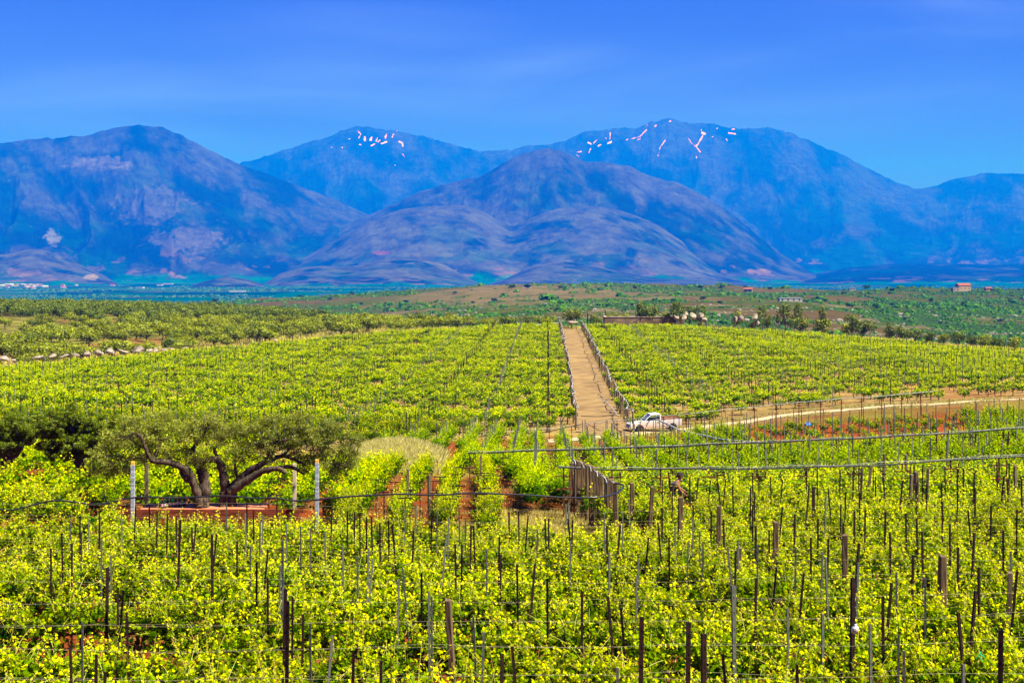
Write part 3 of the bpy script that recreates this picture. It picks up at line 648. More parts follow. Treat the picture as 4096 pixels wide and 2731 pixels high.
for n, i in enumerate(sorted(indiv, key=lambda i: (row_of(vx[i, 1]) if vines[i][6] == 'A' else 99, vx[i, 0]))):
    x, y, z, rz, s = vx[i]; me, mc, mt = NEAR[(i * 7) % len(NEAR)]; lb, gr = LB.get(vines[i][6], LB['A'])
    if vines[i][6] == 'A':
        ro = row_of(y); cnt[ro] = cnt.get(ro, 0) + 1; lb = f'leafy grapevine, {nth(cnt[ro])} from the left in the {nth(ro)} vine row from the front'
    elif vines[i][6] == 'N': nN = globals().get('nN', 0) + 1; lb = f'narrow leafy grapevine beside a strip of red soil, {nth(nN)} from the left'
    r = empty('grapevine', (x, y, z), rz, lb, 'grapevine', gr); r.scale = (s, s * (.6 if vines[i][6] == 'N' else 1), s * R.uniform(1.04, 1.22))
    add('foliage', me, r); add('canes', mc, r); add('trunk', mt, r); done[i] = True
rest = np.where(~done)[0]
def mass(name, sel, variants, m, label, jit=.1):
    if not len(sel): return
    w = R.randint(0, len(variants), len(sel))
    o = add(name, merge_scatter(name, variants, vx[sel, :3], vx[sel, 3], vx[sel, 4], w, m, jit))
    tag(o, label, kind='stuff'); return o
zz = np.array([v[6] for v in vines])
NV = []
for k in range(3):
    rs = np.random.RandomState(150 + k); P, S, Nn, T, _ = vine_points(rs, nshoot=18, low=70, size=.12, step=.065); V, Fc, T = leaf_arrays(P, S, Nn, T, SL_V, SL_F); NV.append((V, Fc, 4, T))
mass('grapevine_mass', rest[zz[rest] == 'N'], SLIM, M_VINEF, 'narrow grapevine rows running away between strips of red soil')
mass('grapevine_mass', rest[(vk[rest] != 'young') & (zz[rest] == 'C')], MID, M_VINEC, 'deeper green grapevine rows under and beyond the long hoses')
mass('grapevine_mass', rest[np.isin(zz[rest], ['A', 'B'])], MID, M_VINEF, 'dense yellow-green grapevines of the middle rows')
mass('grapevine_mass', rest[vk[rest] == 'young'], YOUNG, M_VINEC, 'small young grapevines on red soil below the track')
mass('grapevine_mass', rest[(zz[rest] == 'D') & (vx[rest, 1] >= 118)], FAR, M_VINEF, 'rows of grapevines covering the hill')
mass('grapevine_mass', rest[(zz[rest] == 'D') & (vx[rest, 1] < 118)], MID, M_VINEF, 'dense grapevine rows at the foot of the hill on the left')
# dark trunks of the hill vines
hv = rest[(zz[rest] == 'D') & (vx[rest, 1] < 190)]
b = MB(); tk = MB(); tk.tube([(0, 0, -.1), (.03, 0, .35), (-.02, .02, .7)], [.05, .04, .04], 4, False); tk.tube([(-.45, 0, .68), (0, 0, .7), (.45, 0, .66)], [.02, .035, .02], 4, False)
Vt = np.array(tk.v); Ft = np.array(tk.f).reshape(-1)
tm = merge_scatter('trunks', [(Vt, Ft, 4, np.zeros(len(Vt)))], vx[hv, :3], vx[hv, 3], vx[hv, 4], np.zeros(len(hv), int), M_VBARK)
tag(add('grapevine_trunks', tm), 'dark bare trunks under the hill grapevines', kind='stuff')
print('vines', len(vines), 'mid', len(rest))

# ------------------------------------------------------------------ stakes
def angle_iron(h=2.1, w=.05, t=.007):
    b = MB(); b.box((0, 0, h / 2 - .15), (w, t, h + .3)); b.box((-w / 2 + t / 2, w / 2 + .0035, h / 2 - .15), (t, w, h + .294))
    for k in range(9): b.box((.006, -t / 2 - .0015, .45 + k * .19), (.012, .003, .028))
    return b
def mk_mesh(b, name, m):
    me = bpy.data.meshes.new(name); me.from_pydata(b.v, [], b.f); me.materials.append(m); return me
ME_DARK = mk_mesh(angle_iron(2.1, .036), 'iron_stake', M_DARK); ME_GALV = mk_mesh(angle_iron(2.1, .032), 'steel_stake', M_GALV); ME_RUST = mk_mesh(angle_iron(1.95, .05), 'iron_stake', M_RUST)
def wood_post_mesh(h, w, m, seed):
    rs = np.random.RandomState(seed); me = bpy.data.meshes.new('wooden_post'); bm = bmesh.new()
    bmesh.ops.create_cube(bm, size=1)
    for v in bm.verts: v.co = (v.co.x * w + rs.normal() * .004, v.co.y * w * 1.1 + rs.normal() * .004, (v.co.z + .5) * (h + .3) - .3 + rs.normal() * .012)
    bmesh.ops.bevel(bm, geom=bm.edges[:], offset=w * .09, segments=1, affect='EDGES')
    bmesh.ops.subdivide_edges(bm, edges=[e for e in bm.edges if abs(e.verts[0].co.z - e.verts[1].co.z) > h * .6], cuts=4)
    for v in bm.verts:
        if -.2 < v.co.z < h - .1: v.co.x += rs.normal() * .003; v.co.y += rs.normal() * .003
    bm.to_mesh(me); bm.free(); me.materials.append(m); return me
ME_WOOD = [wood_post_mesh(2.05, .15, M_WOOD, i) for i in range(3)]; ME_WOODT = [wood_post_mesh(1.9, .085, M_WOODG, 10 + i) for i in range(3)]
STK = """236,222,d 285,152,d 330,200,d 325,95,g 367,75,d 407,85,g 382,145,g 457,95,d 466,180,g 491,318,D 512,252,g 541,432,d 576,410,dr 582,518,d 323,668,d 371,568,g 443,712,d 485,788,d
686,20,d 722,50,d 770,65,d 809,80,d 827,90,D 881,125,d 900,112,dr 973,160,D 994,155,dr 1090,190,d 1143,218,g 1128,65,g 1187,285,d 1230,228,dr 1231,355,d 1300,185,G 1285,305,g 1313,408,D 1302,405,g 1320,470,D 1341,450,d
1391,530,d 1424,570,g 1528,628,gr 1629,694,d 1745,752,d 1315,110,g 1383,122,g 1425,130,g 1492,148,g 1596,50,d 1628,55,d 1652,62,d 1680,80,d 1706,78,d 1744,105,d 1783,95,d 1797,118,dl 1897,140,d 1938,335,d
1848,310,gl 1832,365,g 1691,220,g 1715,275,gr 1638,262,g 1576,215,g 1983,58,d 2052,165,gr 2092,208,d 2121,205,d 2163,120,d 2174,118,d 2235,228,g 2300,255,d 2293,170,d 2175,540,g 2222,605,g 2308,710,d 1984,440,g 1968,430,g
2337,55,d 1206,68,g 1195,100,g 1130,15,d 1163,50,d 1042,10,g 455,55,d 620,30,d 558,60,g 1860,40,g 1910,20,g 2010,50,g 2060,80,g 2110,70,g 2135,90,g 1525,10,d"""
STK2 = """30,50,d 77,68,dr 152,88,d 169,88,d 118,135,g 258,85,dl 277,95,d 248,20,g 260,15,g 424,65,g 438,120,d 502,118,dr 510,60,g 269,190,g 445,240,g 630,165,dr 688,35,d 668,100,dl 721,172,d 754,125,g 833,25,d 832,80,g
862,142,g 878,198,g 808,195,g 915,50,d 976,92,d 990,212,gl 1028,235,d 1037,190,g 1112,115,d 1104,25,d 1128,205,g 1181,138,d 1214,305,dr 1242,30,dr 1296,65,d 1303,218,g 1340,335,dr 1372,172,d 1404,85,d 1422,235,g
1452,180,d 1447,265,g 1510,20,d 1521,105,d 1568,48,d 1569,362,D 1600,202,dr 1594,290,g 1624,50,d 1708,52,d 1738,150,d 1745,380,dr 1703,445,d 1765,335,g 1811,65,d 1836,250,d 1889,150,d 1863,85,d 1897,355,g 1964,265,d
1981,10,d 2012,112,d 2052,220,d 2094,45,dl 2142,155,dr 2143,310,d 2137,420,dr 2050,515,dl 2198,25,d 2255,140,d 2290,235,g 2318,325,dr 2318,45,d 2240,590,D 2080,760,g 1775,620,g 1800,700,g 1655,580,g 1430,528,g 1275,505,g
1309,765,d 970,708,dl 885,620,D 813,568,D 596,540,D 497,500,dl 440,440,dl 320,415,d 164,360,d 112,298,dr 20,300,d 0,670,dl 485,770,g 580,272,g 572,350,g 1015,395,G 1122,360,d 1026,400,g 540,5,g"""
STK3 = """77,660,d 125,650,d 141,715,d 196,735,d 252,640,d 305,645,dr 430,680,dl 380,660,dr 476,655,dr 520,698,d 633,710,d 645,615,d 685,640,d 660,740,d 757,645,d 834,655,dr 1004,695,dr 1025,705,d 1036,705,d 1120,710,dl
1052,583,d 1277,610,d 1313,570,d 1332,615,d 1403,590,d 1417,640,d 1462,640,dl 1589,660,dr 1661,565,d 1682,675,d 1715,560,d 1740,685,d 1832,680,d 1855,580,d 1934,590,d 1975,595,d 1936,710,d 2046,710,d 2040,615,d
2181,545,d 2226,640,dr 2220,640,dl 2258,555,d 2260,660,d 2335,650,d 985,585,d 1105,765,g 1230,735,d 1320,740,d 1200,600,d"""
n_st = 0; STAKES = []
def put_stake(px, py, kind):
    global n_st
    dark = kind[0] in 'dD'; h = 2.1 * (1.0 if kind[0] in 'dg' else 1.18); D = depth_at(px, py, 15, 60, h * .99)
    X = px2u(px) * D; z = G1(X, D); s = h / 2.1; w = 1.0 if kind[0] in 'dg' else 1.45
    o = bpy.data.objects.new('iron_stake' if dark else 'steel_stake', ME_DARK if dark else ME_GALV); COL.objects.link(o)
    lean = {'r': .09, 'l': -.09}.get(kind[1:2], R.normal() * .015)
    o.location = (X - math.sin(lean) * h, D, z); o.rotation_euler = (R.normal() * .02, lean, R.uniform(-.3, .3)); o.scale = (w, w, s)
    STAKES.append((o, X, D, dark, kind))
    tag(o, None, 'stake', 'dark iron stakes of the near rows' if dark else 'grey steel stakes of the near rows'); n_st += 1
for src, ox, oy, k in ((STK, 0, 2000, 1.148), (STK2, 2048, 2000, 1.148), (STK3, 2600, 1500, 1.572)):
    for t in src.split():
        a, b_, c = t.split(','); put_stake((ox + float(a) / k) / 4, (oy + float(b_) / k) / 4, c)
STAKES.sort(key=lambda q: (q[3], row_of(q[2]), q[1] / q[2])); cnt = {}
for o, X, D, dk, kd in STAKES:
    ro = row_of(D); cnt[(dk, ro)] = cnt.get((dk, ro), 0) + 1
    ad_ = ('thick ' if kd[0] in 'DG' else '') + ('right-leaning ' if kd[1:] == 'r' else 'left-leaning ' if kd[1:] == 'l' else '')
    o['label'] = f"{ad_}{'dark iron' if dk else 'grey steel'} stake, {nth(cnt[(dk, ro)])} from the left along the {nth(ro)} near vine row"
# smaller stakes of the farther rows, one mesh each kind
def thin_stake(h, w):
    b = MB(); b.box((0, 0, h / 2), (w, w, h)); return (np.array(b.v), np.array(b.f).reshape(-1), 4, np.zeros(8))
def stake_mass(name, pts, h, w, m, label):
    pts = np.array(pts); pts = np.column_stack([pts, gz(pts[:, 0], pts[:, 1])]); n = len(pts)
    o = add(name, merge_scatter(name, [thin_stake(h, w)], pts, R.uniform(-.5, .5, n), R.uniform(.88, 1.08, n), np.zeros(n, int), m)); tag(o, label, kind='stuff')
pt = []
for X0 in np.arange(.9, 46, 1.7):
    y = 58 + R.rand() * 2
    while y < 106:
        X = X0 + .02 * (y - 57); ty = float(track_y(X)) - 3
        if abs(X / y) < .39 and y < ty and not abs(y - DP1) < .7: pt.append((X + R.normal() * .05, y))
        y += R.uniform(2.4, 3.2)
for X0 in np.arange(-14, .9, 1.7):
    y = 80 if X0 > -3.2 else 91
    while y < 110:
        if y < float(hill_start(np.array(X0), np.array(y))) - 1: pt.append((X0 + .02 * (y - 57), y))
        y += R.uniform(2.6, 3.6)
pt = np.array(pt); near_i = np.argsort(pt[:, 1])
n_left = max(0, 298 - n_st)
for nk, k in enumerate(sorted(near_i[:n_left], key=lambda k: pt[k, 0] / pt[k, 1])):
    X, Y = pt[k]; o = bpy.data.objects.new('steel_stake', ME_GALV); COL.objects.link(o); o.location = (X, Y, G1(X, Y)); o.rotation_euler = (R.normal() * .03, R.normal() * .035, R.rand() * 3); o.scale = (1.1, 1.1, R.uniform(.88, 1.02))
    tag(o, f'thin grey steel stake between the two long hoses, {nth(nk + 1)} from the left', 'stake', 'grey stakes between the hoses')
if len(near_i) > n_left: stake_mass('steel_stakes', pt[near_i[n_left:]], 2.0, .05, M_GALV, 'thin grey stakes of the rows below the track')
pd, pg = [], []
col_dir = (AI[-1, 1] - AI[0, 1]) / (AI[-1, 0] - AI[0, 0])
for yi, Y in enumerate(HROWS):
    for k in range(-30, 30):
        X = k * 5.2 + 3.0 + col_dir * 1.0 * (Y - 118) ; u = X / Y
        if abs(u) > .38 or Y > crest(np.array(u)) or Y < hill_start(np.array(X), np.array(Y)): continue
        if 112 < Y and aisle_l(Y) - .6 < X < aisle_r(Y) + .6: continue
        if R.rand() < .06: continue
        (pg if (k % 2) else pd).append((X + R.normal() * .06, Y + R.normal() * .1))
stake_mass('iron_stakes', pd, 2.0, .055, M_DARK, 'dark iron stakes in lines up the hill'); stake_mass('steel_stakes', pg, 2.0, .05, M_GALV, 'grey steel stakes in lines up the hill')
# big timber posts at the row ends
WP = [(632, 484, 0, 1.0), (652, 487.5, .05, .9), (680, 497, 0, 1), (719, 507, .01, 1.0), (776, 523.5, .02, 1.0), (845, 535.5, 0, 1.0), (943, 558, 0, 1.0), (448, 601.5, -.06, .8)]
WPN = 0
WP += [(916, 472, -.05, .9), (884, 454.5, .04, .6)]
for (px, py, lean, w) in WP:
    h = 2.0; D = depth_at(px, py, 15, 66, h); X = px2u(px) * D
    o = bpy.data.objects.new('wooden_post', ME_WOOD[n_st % 3]); COL.objects.link(o); o.location = (X - lean * h, D, G1(X, D)); o.rotation_euler = (R.normal() * .015, lean, R.uniform(-.2, .2)); o.scale = (w * .78, w * .78, 1)
    tag(o, {632: 'shorter leaning timber post just beyond the end of the post cluster', 448: 'round-worn wooden post leaning alone among the nearest vines'}.get(px, (f'squared brown timber post, {nth([652, 680, 719, 776, 845, 943, 916, 884].index(px) + 1)} in the line leading away from the cluster' if px in (652, 680, 719, 776, 845, 943) else ('leaning timber post near the lower hose' if px == 916 else 'slim timber post rising above the lower hose'))), 'post', 'timber posts ending the near rows'); n_st += 1
TP = ((906, 454, .0), (862, 467, .02), (908 + 20, 468, .03), (1015, 465, -.02), (912, 474, .06), (871, 465.5, .08), (1010, 571, .03), (950 - 210, 546, .06), (430, 475, .0), (481, 455, -.0), (1400 / 4 + 58, 468.5, .02))
TPX = [t[0] for t in TP]
for (px, py, lean) in TP:
    h = 1.9; D = depth_at(px, py, 15, 70, h); X = px2u(px) * D
    o = bpy.data.objects.new('wooden_post', ME_WOODT[int(px) % 3]); COL.objects.link(o); o.location = (X - lean * h, D, G1(X, D)); o.rotation_euler = (0, lean, R.uniform(-.3, .3))
    tag(o, f'thin weathered wooden post among the vines, {nth(sorted(TPX).index(px) + 1)} from the left', 'post', 'thin wooden posts among the vines')
# cluster of timber posts
CL = [(1603, 540, .05), (1633, 515, .0), (1655, 528, .0), (1685, 535, -.0), (1722, 553, .01), (1745, 560, 0), (1770, 578, -.02), (1795, 600, -.02), (1815, 615, -.01), (1853, 640, -.01), (1887, 657, .0), (1920, 678, -.01)]
CLT = []
for i, (qx, qy, lean) in enumerate(CL):
    px = (1400 + qx / 1.809) / 4; py = (1550 + qy / 1.809) / 4; D = np.interp(i, [0, 11], [52.5, 43.2]); zt = -(py - HZ) / F * D; X = px2u(px) * D; z0 = G1(X, D); h = zt - z0
    o = bpy.data.objects.new('wooden_post', ME_WOOD[i % 3]); COL.objects.link(o); o.location = (X - lean * h, D, z0); o.rotation_euler = (R.normal() * .01, lean, R.uniform(-.3, .3)); o.scale = (.95, .95, h / 2.05)
    w_ = ['leftmost post of the timber cluster, leaning beside the rusty frame', 'tallest post of the timber cluster, second from its left end'] + [f'brown timber post in the tight cluster, {nth(q_ + 3)} from its left end' for q_ in range(9)] + ['last post at the right end of the timber cluster, beside the hose loop']
    tag(o, w_[i], 'post', 'tight cluster of timber posts'); CLT.append(Vector((X, D, zt)))
# posts along both sides of the straw path
for side, fn in (('left', aisle_l), ('right', aisle_r)):
    y = 114.0 if side == 'right' else 119.0; tops = []
    while y < 291:
        X = float(fn(y)) + (-.15 if side == 'left' else .15) + R.normal() * .06; z = G1(X, y)
        o = bpy.data.objects.new('wooden_post', ME_WOODT[R.randint(3)]); COL.objects.link(o); o.location = (X, y, z); s = R.uniform(.92, 1.1); ln = R.normal() * .04; o.rotation_euler = (R.normal() * .04, ln, R.rand()); o.scale = (1.15, 1.15, s)
        tag(o, f'thin wooden post on the {side} side of the straw path, {nth(len(tops) + 1)} from its lower end', 'post', f'posts along the {side} side of the straw path')
        tops.append(Vector((X + math.sin(ln) * 1.9 * s, y, z + 1.88 * s))); y += R.uniform(2.1, 2.5)
    pts = []
    for a, b_ in zip(tops[:-1], tops[1:]):
        pts.append(a); m_ = (a + b_) / 2; pts.append(m_ + Vector((R.normal() * .18, 0, -R.uniform(.1, .32))))
    pts.append(tops[-1])
    def smoothp(P, n=3):
        for _ in range(n):
            Q = [P[0]]
            for a, b_ in zip(P[:-1], P[1:]): Q += [a * .75 + b_ * .25, a * .25 + b_ * .75]
            P = Q + [P[-1]]
        return P
    b = MB(); b.tube(smoothp(pts, 2), .045, 5); o = b.build('irrigation_hose', M_HOSEG, smooth=True)
    tag(o, f'wavy grey hose tied along the post tops on the {side} side of the straw path', 'hose')

# ------------------------------------------------------------------ trellis wires
for y, xa, xb in ROWS_A:
    for h in (1.28, 1.66):
        b = MB(); n = 16; pts = [(xa + (xb - xa) * k / n, y + .04, float(gz(np.array([xa + (xb - xa) * k / n]), np.array([y]))[0]) + h + R.normal() * .02) for k in range(n + 1)]
        b.tube(pts, .0015, 3, False); o = b.build('trellis_wire', M_WIRE); tag(o, f"{'lower' if h < 1.3 else 'upper'} pale trellis wire along the {nth(row_of(y))} vine row from the front", 'wire', 'wires of the near rows')

# ------------------------------------------------------------------ hoses on rusty trellis heads
def sp(P, n=3): return smoothp([Vector(p) for p in P], n)
def head_post(X, Y, h, mats, label, group, arm=.62, brace=True, twin=False, braced_dir=1):
    z = G1(X, Y); r = empty('trellis_support', (X, Y, z), 0, label, 'trellis frame', group)
    b = MB(); b.box((0, 0, h / 2 - .1), (.055, .055, h + .2)); b.build('post', mats, r)
    for k, hh in enumerate((h - .28, h - .75)):
        b = MB(); b.box((0, -.045, hh), (arm * (1 - .1 * k), .035, .045)); b.build('crossarm', mats, r)
    if twin:
        b = MB(); b.tube([(.42, .5, -.05), (.30, .05, h - .1)], .028, 5); b.build('brace', mats, r)
    return r
def pipeline(pxs, pys, Dfun, h, spacing, r_, label, n_lines, frames_label, group, m1=None, arms=.6, twin=True, x_at=None):
    P = []
    for px, py in zip(pxs, pys):
        D = Dfun(px); P.append(at(px, py, D))
    P = sp(P, 3)
    for k in range(n_lines):
        Q = [p + Vector((0, (k - .5) * .05, .06 * k + .02 * math.sin(p.x * (1.3 + .7 * k)))) for p in P]
        b = MB(); b.tube(Q, r_ if k == 0 else r_ * .28, 6); o = b.build('irrigation_hose', (M_HOSE if k == 0 else M_HOSEG) if m1 is None else m1, smooth=True)  # second tube, thin and grey, stands in for the bright highlight on the black hose
        tag(o, label[k], 'hose')
    nf_ = 0; xs = [p.x for p in P]; x = xs[0] + spacing * .5
    if x_at: x = px2u(x_at) * P[0].y; x -= spacing * int((x - xs[0]) / spacing)
    while x < min(xs[-1], 1e9):
        i = int(np.searchsorted(xs, x)); p = P[min(i, len(P) - 1)]
        if abs(p.x / p.y) < .39:
            z0 = G1(x, p.y); nf_ += 1; head_post(x, p.y + .08, max(.9, p.z - z0 - .02), M_RUST, f'{frames_label}, {nth(nf_)} from its left end', group, arms, True, twin)
        x += spacing
pipeline([468, 560, 640, 700, 760, 820, 880, 940, 1024, 1080], [452.5, 449.5, 447, 444.5, 442, 439.5, 436.5, 433.5, 427.5, 423.5], lambda px: DP1, 1.5, 1.72, .042,
         ['black hose running along the upper line of rusty trellis heads', 'thin grey tube added as the highlight along the upper black hose'], 2, 'rusty trellis frame holding the upper long hose', 'rusty frames of the upper hose', x_at=503)
pipeline([558, 600, 650, 700, 760, 820, 860, 900, 960, 1024, 1080], [467, 468.5, 468.7, 468.4, 467.6, 466.8, 465, 462.8, 459.5, 455.0, 451], lambda px: DP2, 1.6, 1.72, .030,
         ['black hose running along the lower line of trellis heads', 'thin grey tube added as the highlight along the lower black hose'], 2, 'rusty trellis frame holding the lower long hose', 'rusty frames of the lower hose', x_at=660.6)
# third line: a thin pale wire on rusty posts below the track, dark hose on its left half
P3 = [(425, 438), (480, 433), (520, 430), (560, 427), (581, 424), (620, 419.5), (660, 416), (700, 412), (740, 407.5), (780, 403.5), (819, 399.8), (860, 397), (900, 394), (936, 390)]
def d3(px): return float(np.interp(px, [425, 580, 700, 819, 936], [108, 109, 107, 108, 112]))
pipeline([p[0] for p in P3], [p[1] for p in P3], d3, 1.6, 1.72 * 1.0, .022, ['thin pale cable strung on rusty posts below the dirt track'], 1, 'rusty post holding the thin cable below the track', 'rusty posts below the track', M_HOSEG, .34, False)
b = MB(); b.tube(sp([at(x, y, 107.6) for x, y in ((325, 441), (370, 440), (400, 441), (425, 440), (470, 437.5), (500, 434), (540, 433), (570, 426), (583, 423.5))], 3), .035, 5)
tag(b.build('irrigation_hose', M_HOSE, smooth=True), 'sagging black hose below the foot of the hill', 'hose')
b = MB(); b.tube([at(581, 415.8, 117), at(600, 416, 115), at(617, 414, 114)], .035, 5); tag(b.build('irrigation_hose', M_HOSE, smooth=True), 'short black hose crossing the foot of the straw path', 'hose')
b = MB(); b.tube(sp([at(x, y, D) for x, y, D in ((601, 398, 125), (609, 404, 119), (618, 415, 114))], 3), .04, 5); tag(b.build('irrigation_hose', M_HOSEG, smooth=True), 'grey hose drooping to the lowest right post of the straw path', 'hose')
# grey hose from behind the pickup down to the upper hose
b = MB(); b.tube(sp([at(x, y, D) for x, y, D in ((656, 418.6, 108), (662, 421, 106), (668, 424, 104), (676, 428, 101), (680, 430.5, 99), (686, 430.2, 97), (693, 433.5, 95), (700, 434.2, 93), (708, 436, 91), (718, 438.5, 89), (730, 440, 87.5), (760, 441.5, 86.1))], 2), .06, 6)
tag(b.build('irrigation_hose', M_HOSEG, smooth=True), 'thick grey wavy hose sloping down from the pickup to the upper hose', 'hose')
# the near black hose: left edge to the post cluster, with its loop
HP = [(-30, 503.5), (0, 509.2), (14, 509.8), (28, 505.6), (54, 499), (74, 501.5), (95, 504.3), (112, 502), (133, 496.4), (155, 496.6), (175, 497.9), (200, 496), (223, 495.1), (240, 496.3), (255, 498), (274, 497), (286, 499), (298, 500.6), (320, 499), (350, 495.6),
      (375, 494.7), (401, 493), (436, 495), (474, 492), (500, 493.4), (530, 494.5), (571, 497.6), (599, 496.6)]
hs_pts = [at(x, y, 40.6) for x, y in HP] + [at(610, 495, 41.2), at(618, 491.8, 41.8), at(623, 487.5, 42.4), at(624, 485.0, 42.8), at(621, 483.4, 43), at(614, 482.8, 43.1)]
b = MB(); b.tube(sp(hs_pts, 3), .026, 6); tag(b.build('irrigation_hose', M_HOSE, smooth=True), 'long black hose sagging past the deck and looping at the post cluster', 'hose')
tp = [hs_pts[-1]]
for i, p in enumerate(reversed(CLT)): tp += [p + Vector((-.02, -.11, -.04)), p + Vector((-.12, -.11, -.16 if i % 2 else .03))]
b = MB(); b.tube(sp(tp, 2), .016, 5); tag(b.build('irrigation_hose', M_HOSEG, smooth=True), 'thin grey hose looped over the tops of the timber cluster', 'hose')
# rusty ladder-like stake beside the cluster
X, D = CLT[0].x + .12, 52.2; r = empty('trellis_support', (X, D, G1(X, D)), 0, 'rusty frame with four short rungs leaning at the left end of the cluster', 'trellis frame'); b = MB(); b.tube([(-.18, 0, 0), (.02, 0, 1.5)], .03, 5); b.build('post', M_RUST, r)
for k in range(4): b = MB(); b.box((-.2 + k * .02, 0, .35 + .3 * k), (.36, .04, .04)); b.build('crossarm', M_RUST, r)
# T-heads above the rows beside the red soil
for nt_, (px, py) in enumerate(sorted(((433, 479.5), (437, 491.5), (405, 497.5), (453, 484), (481, 487), (482, 492.5), (490, 486.2), (450, 497), (479, 491), (437, 488), (428, 472), (453, 473), (440, 475.5), (420, 481), (484, 471.5), (484, 474), (459, 484.5), (456, 466), (395, 480.5), (392, 488), (384, 490.5), (376, 478), (277, 493), (269, 481), (283, 477), (410, 488.3), (500, 474)))):
    D = depth_at(px, py, 42, 76, 1.45); X = px2u(px) * D; z = G1(X, D); r = empty('trellis_support', (X, D, z), 0, f'small dark T-shaped frame above the vines by the red soil, {nth(nt_ + 1)} from the left', 'trellis frame', 'T-shaped frames by the red soil')
    b = MB(); b.box((0, 0, .7), (.03, .03, 1.45)); b.build('post', M_DARK, r); b = MB(); b.box((0, -.03, 1.42), (.42, .025, .03)); b.build('crossarm', M_DARK, r)
# ------------------------------------------------------------------ deck with the two olive trees
DZ = -7.56
def deck():
    r = empty('wooden_deck', (-9.6, 44.5, G1(-9.6, 44.5)), 0, 'low red-brown timber deck built round the two olive trunks', 'deck')
    z0 = r.location.z; b = MB()
    xl, xr, yf, yb = -11.55, -7.72, 43.98, 45.25; n = 10
    for k in range(n):
        w = (yb - yf) / n; b.box(((xl + xr) / 2 + 9.6, yf + (k + .5) * w - 44.5, DZ - .025 - z0), (xr - xl, w - .012, .05))
    b.build('deck_boards', M_DECK, r)
    wall = MB(); L0, L1 = -12.05, -6.55
    for k in range(4):
        zc = DZ - .075 - .185 * k + .04; L1k = L1 + .03 * k
        wall.box(((L0 + L1k) / 2 + 9.6, 43.86 - 44.5, zc - z0), (L1k - L0, .07, .165))
    wall.build('front_planks', M_PLANK, r, bevel=.008)
    b = MB()
    for x in np.linspace(L0 + .1, L1 - .2, 7): b.box((x + 9.6, 43.96 - 44.5, (DZ - .06 + z0) / 2 - z0 - .1), (.1, .1, DZ - .08 - z0 + .1))
    b.build('supports', M_PLANK, r)
deck()
M_GLASSB = mat('dark_bottle_glass', (.006, .010, .006), .12, 0, .6); M_LABEL = mat('paper_label', (.36, .33, .34), .7); M_CAPR = mat('red_foil', (.45, .01, .02), .4); M_CAPB = mat('pale_foil', (.16, .17, .16), .4); M_LABELP = mat('pink_label', (.36, .2, .22), .7)
bots = [(493, 527, 'leftmost wine bottle on the deck, with red foil and pinkish label'), (527, 523, 'second wine bottle from the left, close beside the red-topped one'), (557, 521, 'third wine bottle from the left on the deck'), (595, 520, 'fourth wine bottle from the left on the deck'),
        (651, 519, 'fifth wine bottle from the left, in the looser part of the line'), (699, 516, 'sixth wine bottle from the left, next to the last one'), (757, 515, 'rightmost and tallest wine bottle, standing nearest the left olive trunk')]
for i, (qx, qy, lb) in enumerate(bots):
    px = (480 + qx / 2.94) / 4; D = 44.25 + .09 * i; X = px2u(px) * D
    r = empty('wine_bottle', (X, D, DZ + .002), R.rand(), lb, 'bottle', 'wine bottles lined up on the deck'); s = .98 if i < 6 else 1.12
    MB().lathe((0, 0, 0), [(.036 * s, 0), (.042 * s, .006), (.043 * s, .02), (.043 * s, .19), (.038 * s, .215), (.018, .245), (.0155, .26), (.015, .325)], 14).build('glass', M_GLASSB, r, smooth=True)
    MB().lathe((0, 0, .06), [(.0445 * s, 0), (.0445 * s, .085)], 14).build('paper_label', M_LABELP if i == 0 else M_LABEL, r)
    MB().lathe((0, 0, .27), [(.0175, 0), (.0175, .065), (.0150, .068)], 10).build('foil', M_CAPR if i == 0 else M_CAPB, r)
# four posts of a half-built pergola
for (px, D, yt, yb, wr, lb) in ((132.8, 43.4, 464.5, 517, True, 'grey-wrapped pergola post with yellow top, at the left front of the deck'), (317, 43.4, 462.5, 515, True, 'grey-wrapped pergola post with yellow top, right of the deck'),
                                (146.5, 45.8, 464, 505, False, 'bare grey-brown pergola post behind the left end of the deck'), (294.5, 45.8, 463, 507, False, 'bare pale pergola post behind the right end of the deck')):
    X = px2u(px) * D; z0 = G1(X, D); zt = -(yt - HZ) / F * D; r = empty('pergola_post', (X, D, z0), .05, lb, 'post', 'pergola posts round the deck')
    MB().box((0, 0, (zt - z0) / 2 - .1), (.115, .115, zt - z0 + .2)).build('shaft', M_WRAP if wr else (M_RIM if px > 200 else M_WOODG), r, bevel=.008)
    if wr: MB().box((0, 0, zt - z0 + .055), (.105, .105, .11)).build('bare_top', M_ORNG, r, bevel=.006)
